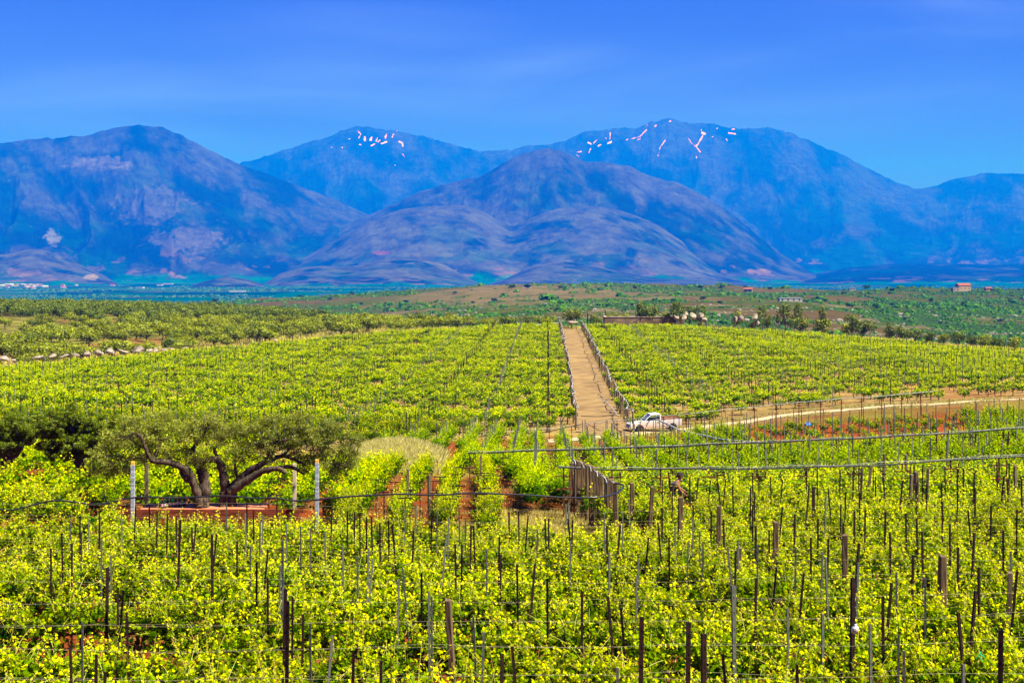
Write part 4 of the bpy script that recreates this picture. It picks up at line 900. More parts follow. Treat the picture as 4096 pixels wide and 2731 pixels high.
# the olive trees, branches traced as real limbs at their own distance
def q1(x, y, D, dy=0): return at(x / 6.272, (1550 + y / 1.568) / 4, D + dy)
def limb(b, P, r0, r1, D, n=9, dys=None, wob=.35):
    pts = [q1(x, y, D, (dys[i] if dys else 0)) for i, (x, y) in enumerate(P)]
    fine = smoothp(pts, 2); m = len(fine); rr = np.linspace(r0 * 1.3, r1 * 1.2, m) * (1 + .10 * np.sin(np.arange(m) * 1.9)) * (1 + R.uniform(-.09, .09, m))
    fine = [p + Vector(R.normal(size=3) * r1 * wob * .5) for p in fine]
    b.tube(fine, rr, n); return fine
def olive(name, label, D, limbs, clumps, nleaf, m_leaf, depth=1.3, leaf=.085, twig=True, group=None, bark=None):
    base = limbs[0][0][0]; bp = q1(*base, D); z0 = G1(bp.x, bp.y)
    root = empty('olive_tree', (bp.x, bp.y, z0), 0, label, 'olive tree', group)
    b = MB(); tips = []
    for P, r0, r1, dys in limbs:
        f = limb(b, P, r0, r1, D, dys=dys); tips += f[len(f) // 2:]
    tb = q1(*base, D); tb2 = Vector((tb.x, tb.y, z0 - .1)); b.tube([tb2, tb + Vector((0, 0, .1))], [limbs[0][1] * 1.25, limbs[0][1]], 10)
    b.v = [tuple(Vector(v) - root.location) for v in b.v];     # twigs and leaves
    P, tw = [], MB(); cen = []
    for (cx, cy, rx, ry) in clumps:
        k = D / F / 6.272; c = q1(cx, cy, D); area = rx * ry; RX, RZ = rx * k, ry * k
        for s in range(max(4, int(area / (330 if leaf < .1 else 700)))):
            d = R.normal(size=3); d /= np.linalg.norm(d); rr = R.uniform(.1, 1.25) ** .6
            sc_ = np.array([c.x + d[0] * RX * rr, c.y + d[1] * min(depth, (RX + RZ) * .6) * rr, c.z + d[2] * RZ * rr]); cen.append((sc_, R.uniform(.09, .26)))
    cen = [c for c in cen if R.rand() > (.28 if leaf < .1 else .1)]
    w = np.array([c[1] ** 2 for c in cen]); w /= w.sum(); idx = R.choice(len(cen), nleaf, p=w)
    C = np.array([c[0] for c in cen])[idx]; Rr = np.array([c[1] for c in cen])[idx]
    d = norm(R.normal(size=(nleaf, 3))); d[:, 2] *= .75; P = C + d * (Rr * R.uniform(.2, 1.15, nleaf))[:, None]
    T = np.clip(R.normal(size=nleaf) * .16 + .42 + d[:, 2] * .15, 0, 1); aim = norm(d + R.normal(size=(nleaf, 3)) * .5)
    leafs = leaf_mesh('crown', P - np.array(root.location), R.uniform(.7, 1.2, nleaf) * leaf, R.normal(size=(nleaf, 3)) + [0, 0, .5], T, NL_V, NL_F, m_leaf, aim); add('crown', leafs, root)
    if twig:
        tp = np.array([list(t) for t in tips])
        for c, r_ in cen[::2]:
            j = np.argmin(((tp - c) ** 2).sum(1) + R.rand(len(tp)) * .3); a = Vector(tp[j]); e = Vector(c); m_ = (a + e) / 2 + Vector(R.normal(size=3) * .10)
            if (a - e).length < 1.6: tw.tube([a, m_, e, e + Vector(R.normal(size=3) * .12)], [.012, .009, .006, .003], 4, False)
        tw.v = [tuple(Vector(v) - root.location) for v in tw.v]; b.poly(tw.v, tw.f)
    b.build('trunk', bark or M_BARK, root, smooth=True)
    return root
LA = [([(1268, 745), (1278, 680), (1282, 620), (1272, 560), (1262, 510)], .17, .13, None),
      ([(1255, 740), (1245, 680), (1218, 610), (1198, 550), (1165, 505), (1105, 478), (1040, 462), (965, 462), (932, 430), (915, 380), (893, 315), (868, 290)], .12, .03, [-.1, -.15, -.2, -.25, -.3, -.35, -.4, -.4, -.45, -.5, -.5, -.5]),
      ([(965, 452), (985, 400), (1006, 345), (968, 312), (880, 295)], .06, .02, None), ([(1205, 585), (1150, 560), (1132, 500), (1085, 470), (1040, 400)], .08, .03, [0, .1, .2, .3, .4]),
      ([(1270, 540), (1222, 460), (1202, 400), (1228, 350), (1278, 292), (1285, 240), (1335, 200)], .08, .02, [0, .1, .2, .3, .3, .4, .4]), ([(1278, 290), (1310, 250), (1300, 190)], .03, .015, None)]
CA = [(925, 370, 60, 55), (895, 450, 55, 35), (850, 330, 60, 60), (1000, 180, 70, 40), (700, 300, 80, 70), (900, 320, 90, 70), (1150, 220, 80, 50), (1000, 330, 90, 60), (760, 460, 80, 50), (640, 440, 110, 90), (600, 500, 70, 60), (720, 520, 90, 50), (760, 300, 110, 90), (830, 225, 90, 55), (700, 380, 90, 70), (880, 420, 70, 50), (1075, 290, 120, 100), (960, 240, 80, 60), (1080, 400, 110, 50), (1230, 330, 110, 110), (1220, 420, 110, 60), (1180, 480, 90, 45), (1280, 200, 110, 55), (1010, 470, 60, 40), (1290, 500, 50, 35)]
LBm = [([(1405, 745), (1412, 690), (1412, 620), (1402, 560), (1388, 485), (1352, 440), (1290, 455), (1228, 462), (1185, 470)], .16, .035, [0, 0, 0, -.05, -.1, -.15, -.2, -.25, -.3]),
      ([(1450, 745), (1455, 690), (1462, 640)], .13, .10, None), ([(1436, 640), (1490, 592), (1550, 525), (1635, 482), (1688, 448), (1702, 380), (1745, 328), (1832, 322)], .12, .025, [0, 0, -.05, -.1, -.15, -.2, -.25, -.3]),
      ([(1440, 650), (1520, 600), (1598, 545), (1675, 512), (1748, 500), (1795, 532)], .13, .045, [-.1, -.2, -.3, -.4, -.45, -.5]), ([(1748, 500), (1830, 488), (1905, 538)], .06, .03, None),
      ([(1775, 420), (1812, 385), (1832, 350), (1900, 325), (1992, 338)], .04, .015, None), ([(1690, 455), (1775, 420), (1845, 445), (1890, 468), (1920, 480)], .06, .03, None),
      ([(1362, 432), (1338, 380), (1382, 340), (1420, 300)], .05, .018, None), ([(1500, 590), (1470, 500), (1480, 420)], .05, .02, None), ([(1850, 440), (1950, 440), (2080, 470), (2150, 500)], .035, .012, None)]
CB = [(2220, 330, 70, 60), (2230, 450, 80, 60), (2150, 300, 70, 60), (1620, 240, 70, 50), (1540, 250, 70, 50), (1860, 320, 110, 60), (1420, 310, 110, 100), (1360, 230, 80, 60), (1500, 430, 90, 80), (1560, 330, 90, 80), (1640, 380, 100, 90), (1740, 270, 120, 85), (1700, 200, 70, 40), (1850, 220, 110, 70), (1950, 290, 130, 90), (2040, 240, 90, 60), (2060, 370, 130, 90), (1900, 400, 90, 60), (2000, 470, 130, 60), (2130, 500, 80, 50), (2170, 420, 70, 60), (1740, 440, 70, 40), (2080, 560, 50, 40), (1380, 480, 50, 40), (1480, 520, 50, 40)]
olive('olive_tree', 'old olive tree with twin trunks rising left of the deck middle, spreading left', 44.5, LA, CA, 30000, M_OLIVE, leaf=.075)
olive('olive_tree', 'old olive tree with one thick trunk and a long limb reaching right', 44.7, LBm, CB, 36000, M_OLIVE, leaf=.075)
olive('olive_tree', 'dark olive tree at the left edge with a leaning forked trunk', 59, [([(45, 478), (70, 430), (115, 390), (150, 340), (140, 280)], .17, .07, None), ([(95, 405), (60, 350), (30, 300)], .08, .04, None), ([(150, 350), (210, 350), (230, 300)], .06, .03, None), ([(25, 470), (35, 420), (20, 370)], .10, .05, None)],
      [(0, 380, 60, 90), (110, 330, 90, 90), (180, 260, 110, 90), (20, 300, 100, 110), (60, 220, 110, 80), (150, 240, 110, 90), (210, 300, 80, 90), (60, 380, 80, 60), (230, 210, 60, 50)], 32000, M_OLIVED, 1.4, .10, group='dark olive trees at the left')
olive('olive_tree', 'tallest dark olive tree between the left edge and the big trees', 58.5, [([(495, 480), (480, 430), (462, 370), (470, 300), (440, 240)], .20, .07, None), ([(470, 380), (410, 330), (370, 270)], .09, .04, None), ([(475, 340), (540, 290), (560, 230)], .09, .04, None)],
      [(290, 300, 80, 110), (350, 400, 100, 70), (460, 290, 130, 110), (330, 330, 90, 90), (380, 230, 110, 90), (430, 180, 80, 70), (500, 240, 110, 90), (540, 320, 90, 90), (420, 340, 110, 100), (330, 410, 60, 50), (480, 410, 80, 50)], 42000, M_OLIVED, 1.5, .10, group='dark olive trees at the left')
olive('olive_tree', 'dark olive tree half hidden behind the left side of the big spreading olive', 58, [([(660, 470), (650, 400), (640, 330), (670, 260)], .16, .06, None), ([(645, 350), (600, 300)], .07, .04, None)],
      [(560, 300, 80, 110), (600, 420, 70, 50), (620, 260, 100, 90), (680, 230, 90, 70), (650, 330, 100, 80), (580, 360, 60, 60), (700, 320, 70, 60)], 26000, M_OLIVED, 1.4, .10, group='dark olive trees at the left')

# ------------------------------------------------------------------ generic far trees
def blob_tree(seed, h, w, n, leaf, m, trunk_h=.35, lumps=14, kind='olive', trunkm=None):
    rs = np.random.RandomState(seed); C = []
    for k in range(lumps):
        d = rs.normal(size=3); d /= np.linalg.norm(d); rr = rs.uniform(.35, .85)
        if kind == 'pine': zz_ = rs.uniform(.35, 1.0); wr = w * .5 * (1.15 - zz_ * .75) * rs.uniform(.4, 1.0); an = rs.rand() * 6.28; C.append([wr * math.cos(an), wr * math.sin(an), zz_ * h, rs.uniform(.13, .22) * w])
        else: C.append([d[0] * w * .5 * rr, d[1] * w * .5 * rr, h * (trunk_h + (1 - trunk_h) * .5) + d[2] * h * (1 - trunk_h) * .42 * rr, rs.uniform(.16, .26) * w])
    C = np.array(C); i = rs.choice(len(C), n, p=C[:, 3] ** 2 / (C[:, 3] ** 2).sum()); d = norm(rs.normal(size=(n, 3)))
    P = C[i, :3] + d * (C[i, 3] * rs.uniform(.5, 1.12, n))[:, None] * [1, 1, .8]; P[:, 2] = np.maximum(P[:, 2], .1)
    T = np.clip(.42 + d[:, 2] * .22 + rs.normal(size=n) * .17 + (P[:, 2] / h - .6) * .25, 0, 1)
    V, Fc, T = leaf_arrays(P, rs.uniform(.7, 1.25, n) * leaf, d + rs.normal(size=(n, 3)) * .5 + [0, 0, .3], T, SL_V, SL_F)
    b = MB(); b.tube([(0, 0, -.3), (.04 * h, 0, h * .25), (-.02 * h, .02 * h, h * .55)], [.05 * w * .6, .035 * w * .6, .02 * w], 6)
    for k in range(4): c = C[k]; b.tube([(.02 * h, 0, h * .3), (c[0] * .5, c[1] * .5, h * .45), (c[0], c[1], c[2])], [.03 * w * .6, .02 * w * .6, .01 * w], 5)
    return (V, Fc, 4, T), mk_mesh(b, 'trunk', trunkm or M_BARK)
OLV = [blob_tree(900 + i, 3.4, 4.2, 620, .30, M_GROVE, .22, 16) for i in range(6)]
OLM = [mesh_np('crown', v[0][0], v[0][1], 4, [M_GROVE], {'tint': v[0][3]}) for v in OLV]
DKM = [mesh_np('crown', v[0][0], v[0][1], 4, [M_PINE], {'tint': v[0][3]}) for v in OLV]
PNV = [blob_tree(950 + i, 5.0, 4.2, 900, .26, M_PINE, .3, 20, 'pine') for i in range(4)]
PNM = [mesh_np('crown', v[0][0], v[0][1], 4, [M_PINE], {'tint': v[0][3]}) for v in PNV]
def put_tree(name, X, Y, crown, trunk, sxy, sz, label, cat, group=None):
    r = empty(name, (X, Y, G1(X, Y) - .05), R.rand() * 6.28, label, cat, group); r.scale = (sxy, sxy, sz); add('crown', crown, r); add('trunk', trunk, r); return r
gr = []
for gi, Y in enumerate(np.concatenate([np.arange(192, 330, 5.2), np.arange(330, 470, 6.5)])):
    for X in np.arange(-.40 * Y, .04 * Y, 5.2):
        x = X + R.uniform(-1.8, 1.8); y = Y + R.uniform(-2, 2); u = x / y; px = u * F + 512
        if abs(u) > .39 or y < crest(np.array(u)) + 5 or px > 560: continue
        # only as far as the photo's grove reaches
        lim = np.interp(px, [0, 150, 300, 400, 480, 560], [480, 460, 400, 340, 318, 306])
        if y > lim: continue
        clear = fbm(np.array(x / 22), np.array(y / 30), 61, 3); strip_ = 330 < y < 352 and px < 130
        if clear > .60 or strip_ or R.rand() < .08: continue
        gr.append((x, y, gi))
gr = np.array(gr); gid = gr[:, 2].astype(int); gr = gr[:, :2]; go = np.argsort(gr[:, 1]); print('grove', len(gr))
frow = {}
rws = sorted(set(gid[go[:290]].tolist()))
for n, k in enumerate(sorted(go[:290], key=lambda k: (gid[k], gr[k, 0] / gr[k, 1]))):
    x, y = gr[k]; v = R.randint(6); dark = y > 360 or R.rand() < .15
    px = x / y * F + 512
    lb = 'round grey-green olive tree in the grove behind the hill vineyard'
    if px > 400: lb = 'bushy olive tree where the grove thins out behind the hill crest'
    elif y < 222: lb = 'low olive tree at the grove edge, just behind the boulder wall'
    gk = rws.index(gid[k]) + 1; frow[gk] = frow.get(gk, 0) + 1
    lb = f"{'dark' if dark else 'grey-green'} olive tree, {nth(frow[gk])} from the left in the {nth(gk)} grove row behind the hill"
    put_tree('olive_tree', x, y, (DKM if dark else OLM)[v], OLV[v][1], R.uniform(.75, 1.3), R.uniform(.65, 1.05), lb, 'olive tree', 'olive grove behind the hill')
rk = go[290:]
if len(rk):
    pts = np.column_stack([gr[rk], gz(gr[rk, 0], gr[rk, 1])]); n = len(rk)
    o = add('olive_grove', merge_scatter('olive_grove', [v[0] for v in OLV], pts, R.rand(n) * 6.28, R.uniform(.9, 1.35, n), R.randint(0, 6, n), M_PINE, .1)); tag(o, 'far dark part of the olive grove', kind='stuff')
# a dark belt of denser trees along the far edge at the left
bx = []
for Y in np.arange(395, 475, 4.5):
    for X in np.arange(-.385 * Y, -.16 * Y, 4.2):
        px = X / Y * F + 512
        if Y < 400 + (px - 0) * .12: continue
        bx.append((X + R.uniform(-1.5, 1.5), Y + R.uniform(-1.5, 1.5)))
bx = np.array(bx); pts = np.column_stack([bx, gz(bx[:, 0], bx[:, 1])]); n = len(bx)
o = add('olive_grove', merge_scatter('olive_grove', [v[0] for v in OLV], pts, R.rand(n) * 6.28, R.uniform(1.0, 1.4, n), R.randint(0, 6, n), M_PINE, .08)); tag(o, 'dark dense belt of trees at the far edge of the grove', kind='stuff')
# trees and bushes behind the crest at the right: px, py(base), width px, height px, kind
T2 = [(640, 322, 20, 24, 'o', 'tall dark bushy tree behind the low tank wall'), (652, 322, 17, 19, 'o', 'lighter tree standing right of the tall dark one behind the tank'), (664, 321, 11, 12, 'g', 'pale green bush behind the middle of the tank wall'),
      (676, 320, 24, 19, 'p', 'broad dark pine behind the tank, left of the white boulders'), (690, 321, 16, 16, 'p', 'dark pine just behind the white boulders'), (701, 319, 15, 15, 'p', 'leaning pine right of the white boulders'),
      (612, 320, 14, 9, 'g', 'low olive bush behind the left end of the tank wall'), (625, 320, 12, 9, 'g', 'low shrub between the two thin poles behind the tank'), (571, 322, 22, 16, 'g', 'dark bush at the top end of the straw path'), (596, 321, 12, 8, 'g', 'small bush right of the crossarm pole'),
      (736, 318, 15, 9, 'g', 'low green bush behind the small grey rocks'), (762, 321, 14, 16, 'p', 'ragged pine standing left of the widest pine'), (768, 323, 9, 10, 'g', 'pale bush beside the ragged pine'),
      (785, 320, 24, 17, 'p', 'widest pine with a flat top right of the path'), (797, 318, 13, 16, 'p', 'upright pine at the right side of the widest pine'), (800, 328, 22, 12, 'g', 'green shrub below the widest pine'), (822, 320, 13, 14, 'p', 'thin open pine with a bare stem'), (824, 330, 26, 12, 'g', 'low wide shrub under the thin open pine'),
      (852, 322, 17, 10, 'p', 'flat-crowned dark pine above the olive bushes'), (861, 333, 27, 15, 'o', 'wide olive tree below the flat-crowned pine'), (847, 333, 15, 11, 'g', 'grey-green bush left of the wide olive'),
      (889, 336, 17, 13, 'o', 'olive tree with slim stems, first right of the wide olive'), (902, 337, 18, 13, 'o', 'olive tree with slim stems, second right of the wide olive'), (916, 338, 16, 12, 'o', 'olive tree with slim stems, third right of the wide olive'), (931, 340, 17, 11, 'o', 'dark olive tree near the right end of the crest'),
      (944, 341, 14, 10, 'g', 'pale olive bush near the right end of the crest'), (958, 342, 17, 13, 'o', 'olive tree with a rounded crown near the right edge'), (972, 343, 14, 10, 'o', 'small olive tree right of the rounded one'), (985, 345, 18, 11, 'g', 'wide low olive bush near the right edge'), (1000, 346, 16, 10, 'o', 'olive tree next to the right edge'), (1016, 347, 18, 11, 'g', 'last olive bush at the right edge'),
      (548, 323, 16, 7, 'g', 'low scrub left of the top of the straw path'), (530, 324, 20, 9, 'o', 'dark scrub tree left of the path top'), (508, 325, 24, 11, 'o', 'dark wide tree behind the crest, left of the path'), (490, 326, 20, 9, 'g', 'pale wide bush behind the crest, left of the path'), (700, 326, 10, 5, 'g', 'tiny bush in front of the white boulders'), (870, 343, 14, 5, 'g', 'low dry bush below the wide olive'), (752, 326, 12, 6, 'g', 'low bush by the grey rocks')]
for (px, py, wpx, hpx, kd, lb) in T2:
    u = px2u(px); D = float(crest(np.array(u))) + 3.5 + R.uniform(0, 3.0); X = u * D; zb = G1(X, D); ztop = -(py - hpx - HZ) / F * D; h = max(.8, ztop - zb); w = wpx / F * D
    if kd == 'p': v = R.randint(4); me = PNM[v]; tr = PNV[v][1]; s = w / 4.2 * 1.15; sz = h / 5.2
    else: v = R.randint(6); me = (DKM if kd == 'o' else OLM)[v]; tr = OLV[v][1]; s = w / 4.2; sz = h / 3.3
    put_tree('pine_tree' if kd == 'p' else ('olive_tree' if kd == 'o' else 'bush'), X, D, me, tr, s, sz, lb, {'p': 'pine tree', 'o': 'tree', 'g': 'bush'}[kd])
# ------------------------------------------------------------------ boulders
def rock_mesh(seed):
    rs = np.random.RandomState(seed); bm = bmesh.new(); bmesh.ops.create_icosphere(bm, subdivisions=3, radius=.5)
    pl = [(Vector(norm(rs.normal(size=(1, 3)))[0]), rs.uniform(.24, .42)) for _ in range(11)]
    for v in bm.verts:
        for n_, d_ in pl:
            e = v.co.dot(n_) - d_
            if e > 0: v.co -= n_ * e
        p = v.co * 5; v.co *= 1 + .07 * (float(vnoise(np.array(p.x + 9 + seed), np.array(p.y * 1.3 + p.z * 2), seed)) - .5)
    me = bpy.data.meshes.new('boulder'); bm.to_mesh(me); bm.free(); me.materials.append(M_STONE); return me
RK = [rock_mesh(i) for i in range(8)]
RL = [(4, 360, 12, 8, 'large white boulder at the far left end of the stone wall'), (14, 361, 6, 5, 'rounded boulder second from the left end'), (38, 358, 12, 4, 'flat grey rock left of the long pale ones'), (52, 357, 10, 5, 'long pale boulder in the left part of the wall'), (65, 356.5, 10, 4, 'low grey boulder, middle left of the wall'), (76, 356, 8, 4.5, 'grey boulder before the dark pair'), (87, 355, 9, 7, 'dark angular boulder beside the long pale slab'),
      (99, 354, 13, 6, 'long pale slab near the peaked grey boulder'), (110, 353, 10, 9, 'peaked grey boulder standing above the wall'), (123, 353, 14, 5, 'long low slab right of the peaked boulder'), (138, 352, 11, 9, 'biggest pale boulder of the stone wall'), (149, 351.5, 9, 5, 'pale block right of the biggest boulder'), (156, 351, 7, 4, 'small pale block in the right part of the wall'), (164, 350.5, 7, 3.5, 'small white stone near the right end of the wall'), (172, 350, 8, 4, 'round white stone near the right end of the wall'), (185, 349, 9, 3.5, 'last flat white stone at the right end of the wall'), (275, 341, 5, 4, 'single brown stone farther along the vineyard edge'),
      (676, 318.5, 8, 4, 'broad tan boulder at the left of the pile beside the tank'), (684, 319, 8, 5, 'pinkish boulder in the front of the pile'), (686, 315.5, 6, 4, 'tan boulder on top of the pile'), (693, 318.5, 8, 7, 'tall white boulder in the middle of the pile'), (701, 317.5, 8, 5.5, 'grey pointed boulder at the right of the pile'), (704, 320.5, 8, 4, 'low pinkish boulder at the right foot of the pile'), (736, 321, 6, 5, 'grey rock left of the pair below the low bush'), (741, 320, 7, 7, 'pointed pale rock beside the low bush'), (747, 321, 7, 4, 'flat grey rock right of the pointed one'), (755, 319, 7, 6, 'brown-grey rock under the ragged pine'), (758, 324, 6, 3.5, 'small white rock below the ragged pine'), (777, 325, 8, 4, 'long pale rock below the widest pine'), (573, 323.5, 11, 3, 'flat grey rock at the top end of the straw path')]
for i, (px, py, wp, hp, lb) in enumerate(RL):
    u = px2u(px); D = float(crest(np.array(u))) + 2.0 + R.uniform(0, .8); X = u * D; hp = hp * (.68 if px < 300 else 1); zt = -(py - hp - HZ) / F * D; zb = zt - max(hp * 1.2, 3) / F * D; w = wp / F * D
    o = bpy.data.objects.new('boulder', RK[i % 8]); COL.objects.link(o); o.location = (X, D, (zt + zb) / 2); o.scale = (w * (1.15 if px < 300 else 1.1), w * .8, (zt - zb) * 1.1); o.rotation_euler = (R.normal() * .15, R.normal() * .15, R.rand() * 1.0); tag(o, lb, 'rock', 'boulders of the left stone wall' if px < 300 else 'boulders right of the path')
# water tank wall
D = 296.; xl, xr = px2u(604) * D, px2u(683) * D; zt = -(316.3 - HZ) / F * D; z0 = -14.2
r = empty('water_tank', ((xl + xr) / 2, D, z0), .0, 'long low brown concrete tank wall behind the vines at the hilltop', 'tank wall')
b = MB(); w, h, t = xr - xl, zt - z0, .35; dp = 5.0
b.box((0, -dp / 2, h / 2), (w, t, h)); b.box((0, dp / 2, h / 2), (w, t, h)); b.box((-w / 2 + t / 2, 0, h / 2), (t, dp - t - .01, h)); b.box((w / 2 - t / 2, 0, h / 2), (t, dp - t - .01, h)); b.build('wall', M_CONC, r)
b = MB(); b.box((0, -dp / 2 - .02, h + .06), (w + .15, t + .12, .12)); b.box((0, dp / 2, h + .06), (w + .15, t + .12, .12)); b.box((-w / 2 + t / 2, 0, h + .062), (t + .1, dp - t - .2, .12)); b.box((w / 2 - t / 2, 0, h + .062), (t + .1, dp - t - .2, .12)); b.build('rim', M_RIM, r)
# poles on the hilltop
for (px, yt, yb, D, arm, lb) in ((587.5, 311.3, 322, 295, True, 'dark wooden pole with a slanting crossarm at the top of the path'), (591, 314, 322, 296, False, 'short dark pole right of the crossarm pole'), (605, 309, 320, 302, False, 'thin straight pole behind the left end of the tank'), (624.5, 309, 320, 302, False, 'pale leaning pole behind the tank wall'), (734.5, 312, 327, 287, False, 'bare leaning pole in the dry grass right of the boulders'), (753.5, 315, 328, 286, False, 'second bare pole in the dry grass, below the ragged pine')):
    X = px2u(px) * D; zb = -(yb - HZ) / F * D - .5; zt = -(yt - HZ) / F * D; r = empty('wooden_pole', (X, D, zb), 0, lb, 'pole')
    ln = .35 if 'lean' in lb else .05; b = MB(); b.tube([(ln if px > 700 or ln < .3 else -ln, 0, zt - zb), (0, 0, 0)], [.09, .13], 7); b.build('shaft', M_WOODG if 'pale' in lb or 'bare' in lb else M_DARK, r)
    if arm: b = MB(); b.tube([(-.95, -.1, zt - zb - .05), (.75, -.1, zt - zb - .75)], .09, 5); b.build('crossarm', M_DARK, r); b = MB(); b.tube([(-1.0, -.1, zt - zb - .1), (-.4, -.1, zt - zb - 1.0), (.05, 0, zt - zb - 1.6)], .05, 5); b.build('brace', M_DARK, r)

# ------------------------------------------------------------------ dry grass
def blades(name, label, n, fx_, h, m, wd=.012):
    P = fx_(n); n = len(P); z = gz(P[:, 0], P[:, 1]); hh = R.uniform(.5, 1.1, n) * h; an = R.rand(n) * 6.28; le = R.normal(size=(n, 2)) * .25 * h; wv = np.stack([np.cos(an), np.sin(an)], 1) * wd
    V = np.zeros((n, 4, 3)); V[:, 0, :2] = P - wv; V[:, 1, :2] = P + wv; V[:, 2, :2] = P + le * .5 + wv * .7; V[:, 3, :2] = P + le; V[:, 0, 2] = V[:, 1, 2] = z - .02; V[:, 2, 2] = z + hh * .6; V[:, 3, 2] = z + hh
    T = np.repeat(np.clip(R.normal(size=n) * .25 + .55, 0, 1), 4); tag(add(name, mesh_np(name, V.reshape(-1, 3), np.arange(4 * n), 4, [m], {'tint': T})), label, kind='stuff')
def mound(n):
    a = R.normal(size=(n, 2)); P = np.stack([-6.9 + a[:, 0] * 1.6, 80.5 + a[:, 1] * 3.0], 1); return P[np.abs(a).max(1) < 1.9]
blades('dry_grass', 'tall pale dry grass on the mound behind the trellis frames', 42000, mound, .75, M_MOUND, .014)
def plot(n):
    P = np.stack([R.uniform(-1.0, 3.4, n), R.uniform(41, 52.5, n)], 1); return P[fbm(P[:, 0] * .8, P[:, 1] * .8, 77, 3) > .38]
blades('dry_grass', 'short sparse straw-coloured grass left of the timber cluster', 26000, plot, .16, M_GRASS, .010)
def verge(n):
    X = R.uniform(6, 46, n); side = np.where(R.rand(n) < .5, -1, 1); off = R.uniform(1.3, 3.0, n) * side; P = np.stack([X, track_y(X) + off], 1); return P[(fbm(P[:, 0] * .7, P[:, 1] * .7, 83, 3) > .5) & ~((X > 5) & (X < 10.5) & (side > 0))]
blades('verge_weeds', 'low weeds and dry stalks along the edges of the dirt track', 14000, verge, .28, M_MOUND, .02)
def redsoil(n):
    P = np.stack([R.uniform(-6, 3, n), R.uniform(44, 76, n)], 1); return P[fbm(P[:, 0] * 1.2, P[:, 1] * 1.2, 85, 3) > .56]
blades('soil_weeds', 'small weeds and fallen leaves on the red soil strips', 9000, redsoil, .10, M_GRASS, .02)
def wild(n):
    u = R.uniform(-.38, .38, n); c = crest(u); Y = c + 1 + R.rand(n) * 28; P = np.stack([u * Y, Y], 1); return P[fbm(P[:, 0] / 4, P[:, 1] / 4, 79, 3) > .42]
blades('dry_grass', 'dry yellow grass and weeds behind the hill crest', 30000, wild, .7, M_GRASS, .05)

# ------------------------------------------------------------------ shrubs on the middle hills
def midshrubs(n):
    u = R.uniform(-.40, .42, n); Y = np.exp(R.uniform(np.log(560), np.log(1750), n)); X = u * Y; px = u * F + 512
    d = fbm(X / 60, Y / 45, 23, 5) + .35 * (fbm(X / 22, Y / 22, 24, 4) - .5); brow = np.exp(-((px - 490) / 95) ** 2 - ((Y - 1330) / 230.) ** 2); rock = fbm(X / 30, Y / 14, 33, 5) > .60
    keep = R.rand(n) < (np.clip((d - .44) * 9, .04, 1) * .9 + sst(px, 860, 1000) * .4) * (1 - .93 * np.clip(brow * 1.6, 0, 1)) * np.where(rock & (Y < 1150), .25, 1)
    return X[keep], Y[keep]
SHV = []
for k in range(4):
    rs = np.random.RandomState(700 + k); n = 26; d = norm(rs.normal(size=(n, 3))); d[:, 2] = abs(d[:, 2]); V, Fc, T = leaf_arrays(d * [1.1, 1.1, .75] * rs.uniform(.7, 1, (n, 1)), np.full(n, .85), d + rs.normal(size=(n, 3)) * .25, np.clip(rs.uniform(.2, .8, n) + d[:, 2] * .1, 0, 1), SL_V, SL_F); SHV.append((V, Fc, 4, T))
X, Y = midshrubs(62000); n = len(X); pts = np.column_stack([X, Y, gz(X, Y) - .2]); sc_ = R.lognormal(-.25, .5, n) * (1 + .5 * (Y > 1000))
o = add('shrubland', merge_scatter('shrubland', SHV, pts, R.rand(n) * 6.28, sc_, R.randint(0, 4, n), M_SHRUB, .2)); tag(o, 'green scrub and small trees covering the middle hills', kind='stuff'); print('shrubs', n)
def plain_trees(n):
    u = R.uniform(-.42, .46, n); Y = np.exp(R.uniform(np.log(3600), np.log(8000), n)); X = u * Y; k = fbm(X / 420, Y / 520, 47, 4) + .12 * (vnoise(X / 60, Y / 400, 48) - .5) > .50; return X[k], Y[k]
X, Y = plain_trees(26000); n = len(X)
o = add('plain_trees', merge_scatter('plain_trees', SHV, np.column_stack([X, Y, gz(X, Y) - .5]), R.rand(n) * 6.28, R.lognormal(1.5, .4, n), R.randint(0, 4, n), M_SHRUB, .2)); tag(o, 'far dark orchards and hedges spread over the plain', kind='stuff')
# single dark trees that stand out on the middle hills
M_TD = leaf_mat('dark_tree_leaf', (.008, .03, .012), (.018, .06, .02), (.04, .09, .02), .1, 0)
TDV = []
for k in range(3):
    (V, Fc, kk, T), trk = blob_tree(980 + k, 5, 6, 260, .9, M_TD, .12, 12); TDV.append((mesh_np('crown', V, Fc, 4, [M_TD], {'tint': T}), trk))
ST = [(608.5, 305, 6), (592, 307, 4), (632, 304, 5), (624, 309, 5), (455, 292, 5), (473, 302, 5), (352, 293, 6), (361, 303, 5), (406, 301, 6), (494, 300, 7), (512, 287, 8), (560, 287, 6), (527, 287, 9), (1024 * .62, 286.5, 5), (700, 287, 7), (722, 286.5, 8), (745, 287.2, 6), (770, 288, 6), (867, 287, 8), (892, 290, 7), (844, 293, 6), (849, 306, 9), (857, 309, 6), (876, 306, 8), (883, 304, 7), (893, 305, 8), (825, 300, 6), (790, 305, 5), (800, 300, 6), (931, 300, 6), (963.5, 286.5, 5), (978, 287.5, 3), (720, 302, 6), (740, 306, 5), (703, 298, 7), (760, 309, 5), (545, 298, 6), (570, 300, 5), (215, 297, 8), (262, 300, 4), (300, 296, 6), (330, 298, 5), (130, 303, 6), (225, 299, 4), (1010, 300, 6), (990, 305, 5), (905, 318, 5), (940, 322, 5), (960, 330, 5), (1000, 320, 6)]
def far_depth(px, py):
    D = np.linspace(1750, 560, 1600); u = px2u(px); yy = HZ - gz(u * D, D) * F / D; j = np.argmin(abs(yy - py) + .0003 * D); return float(D[j])
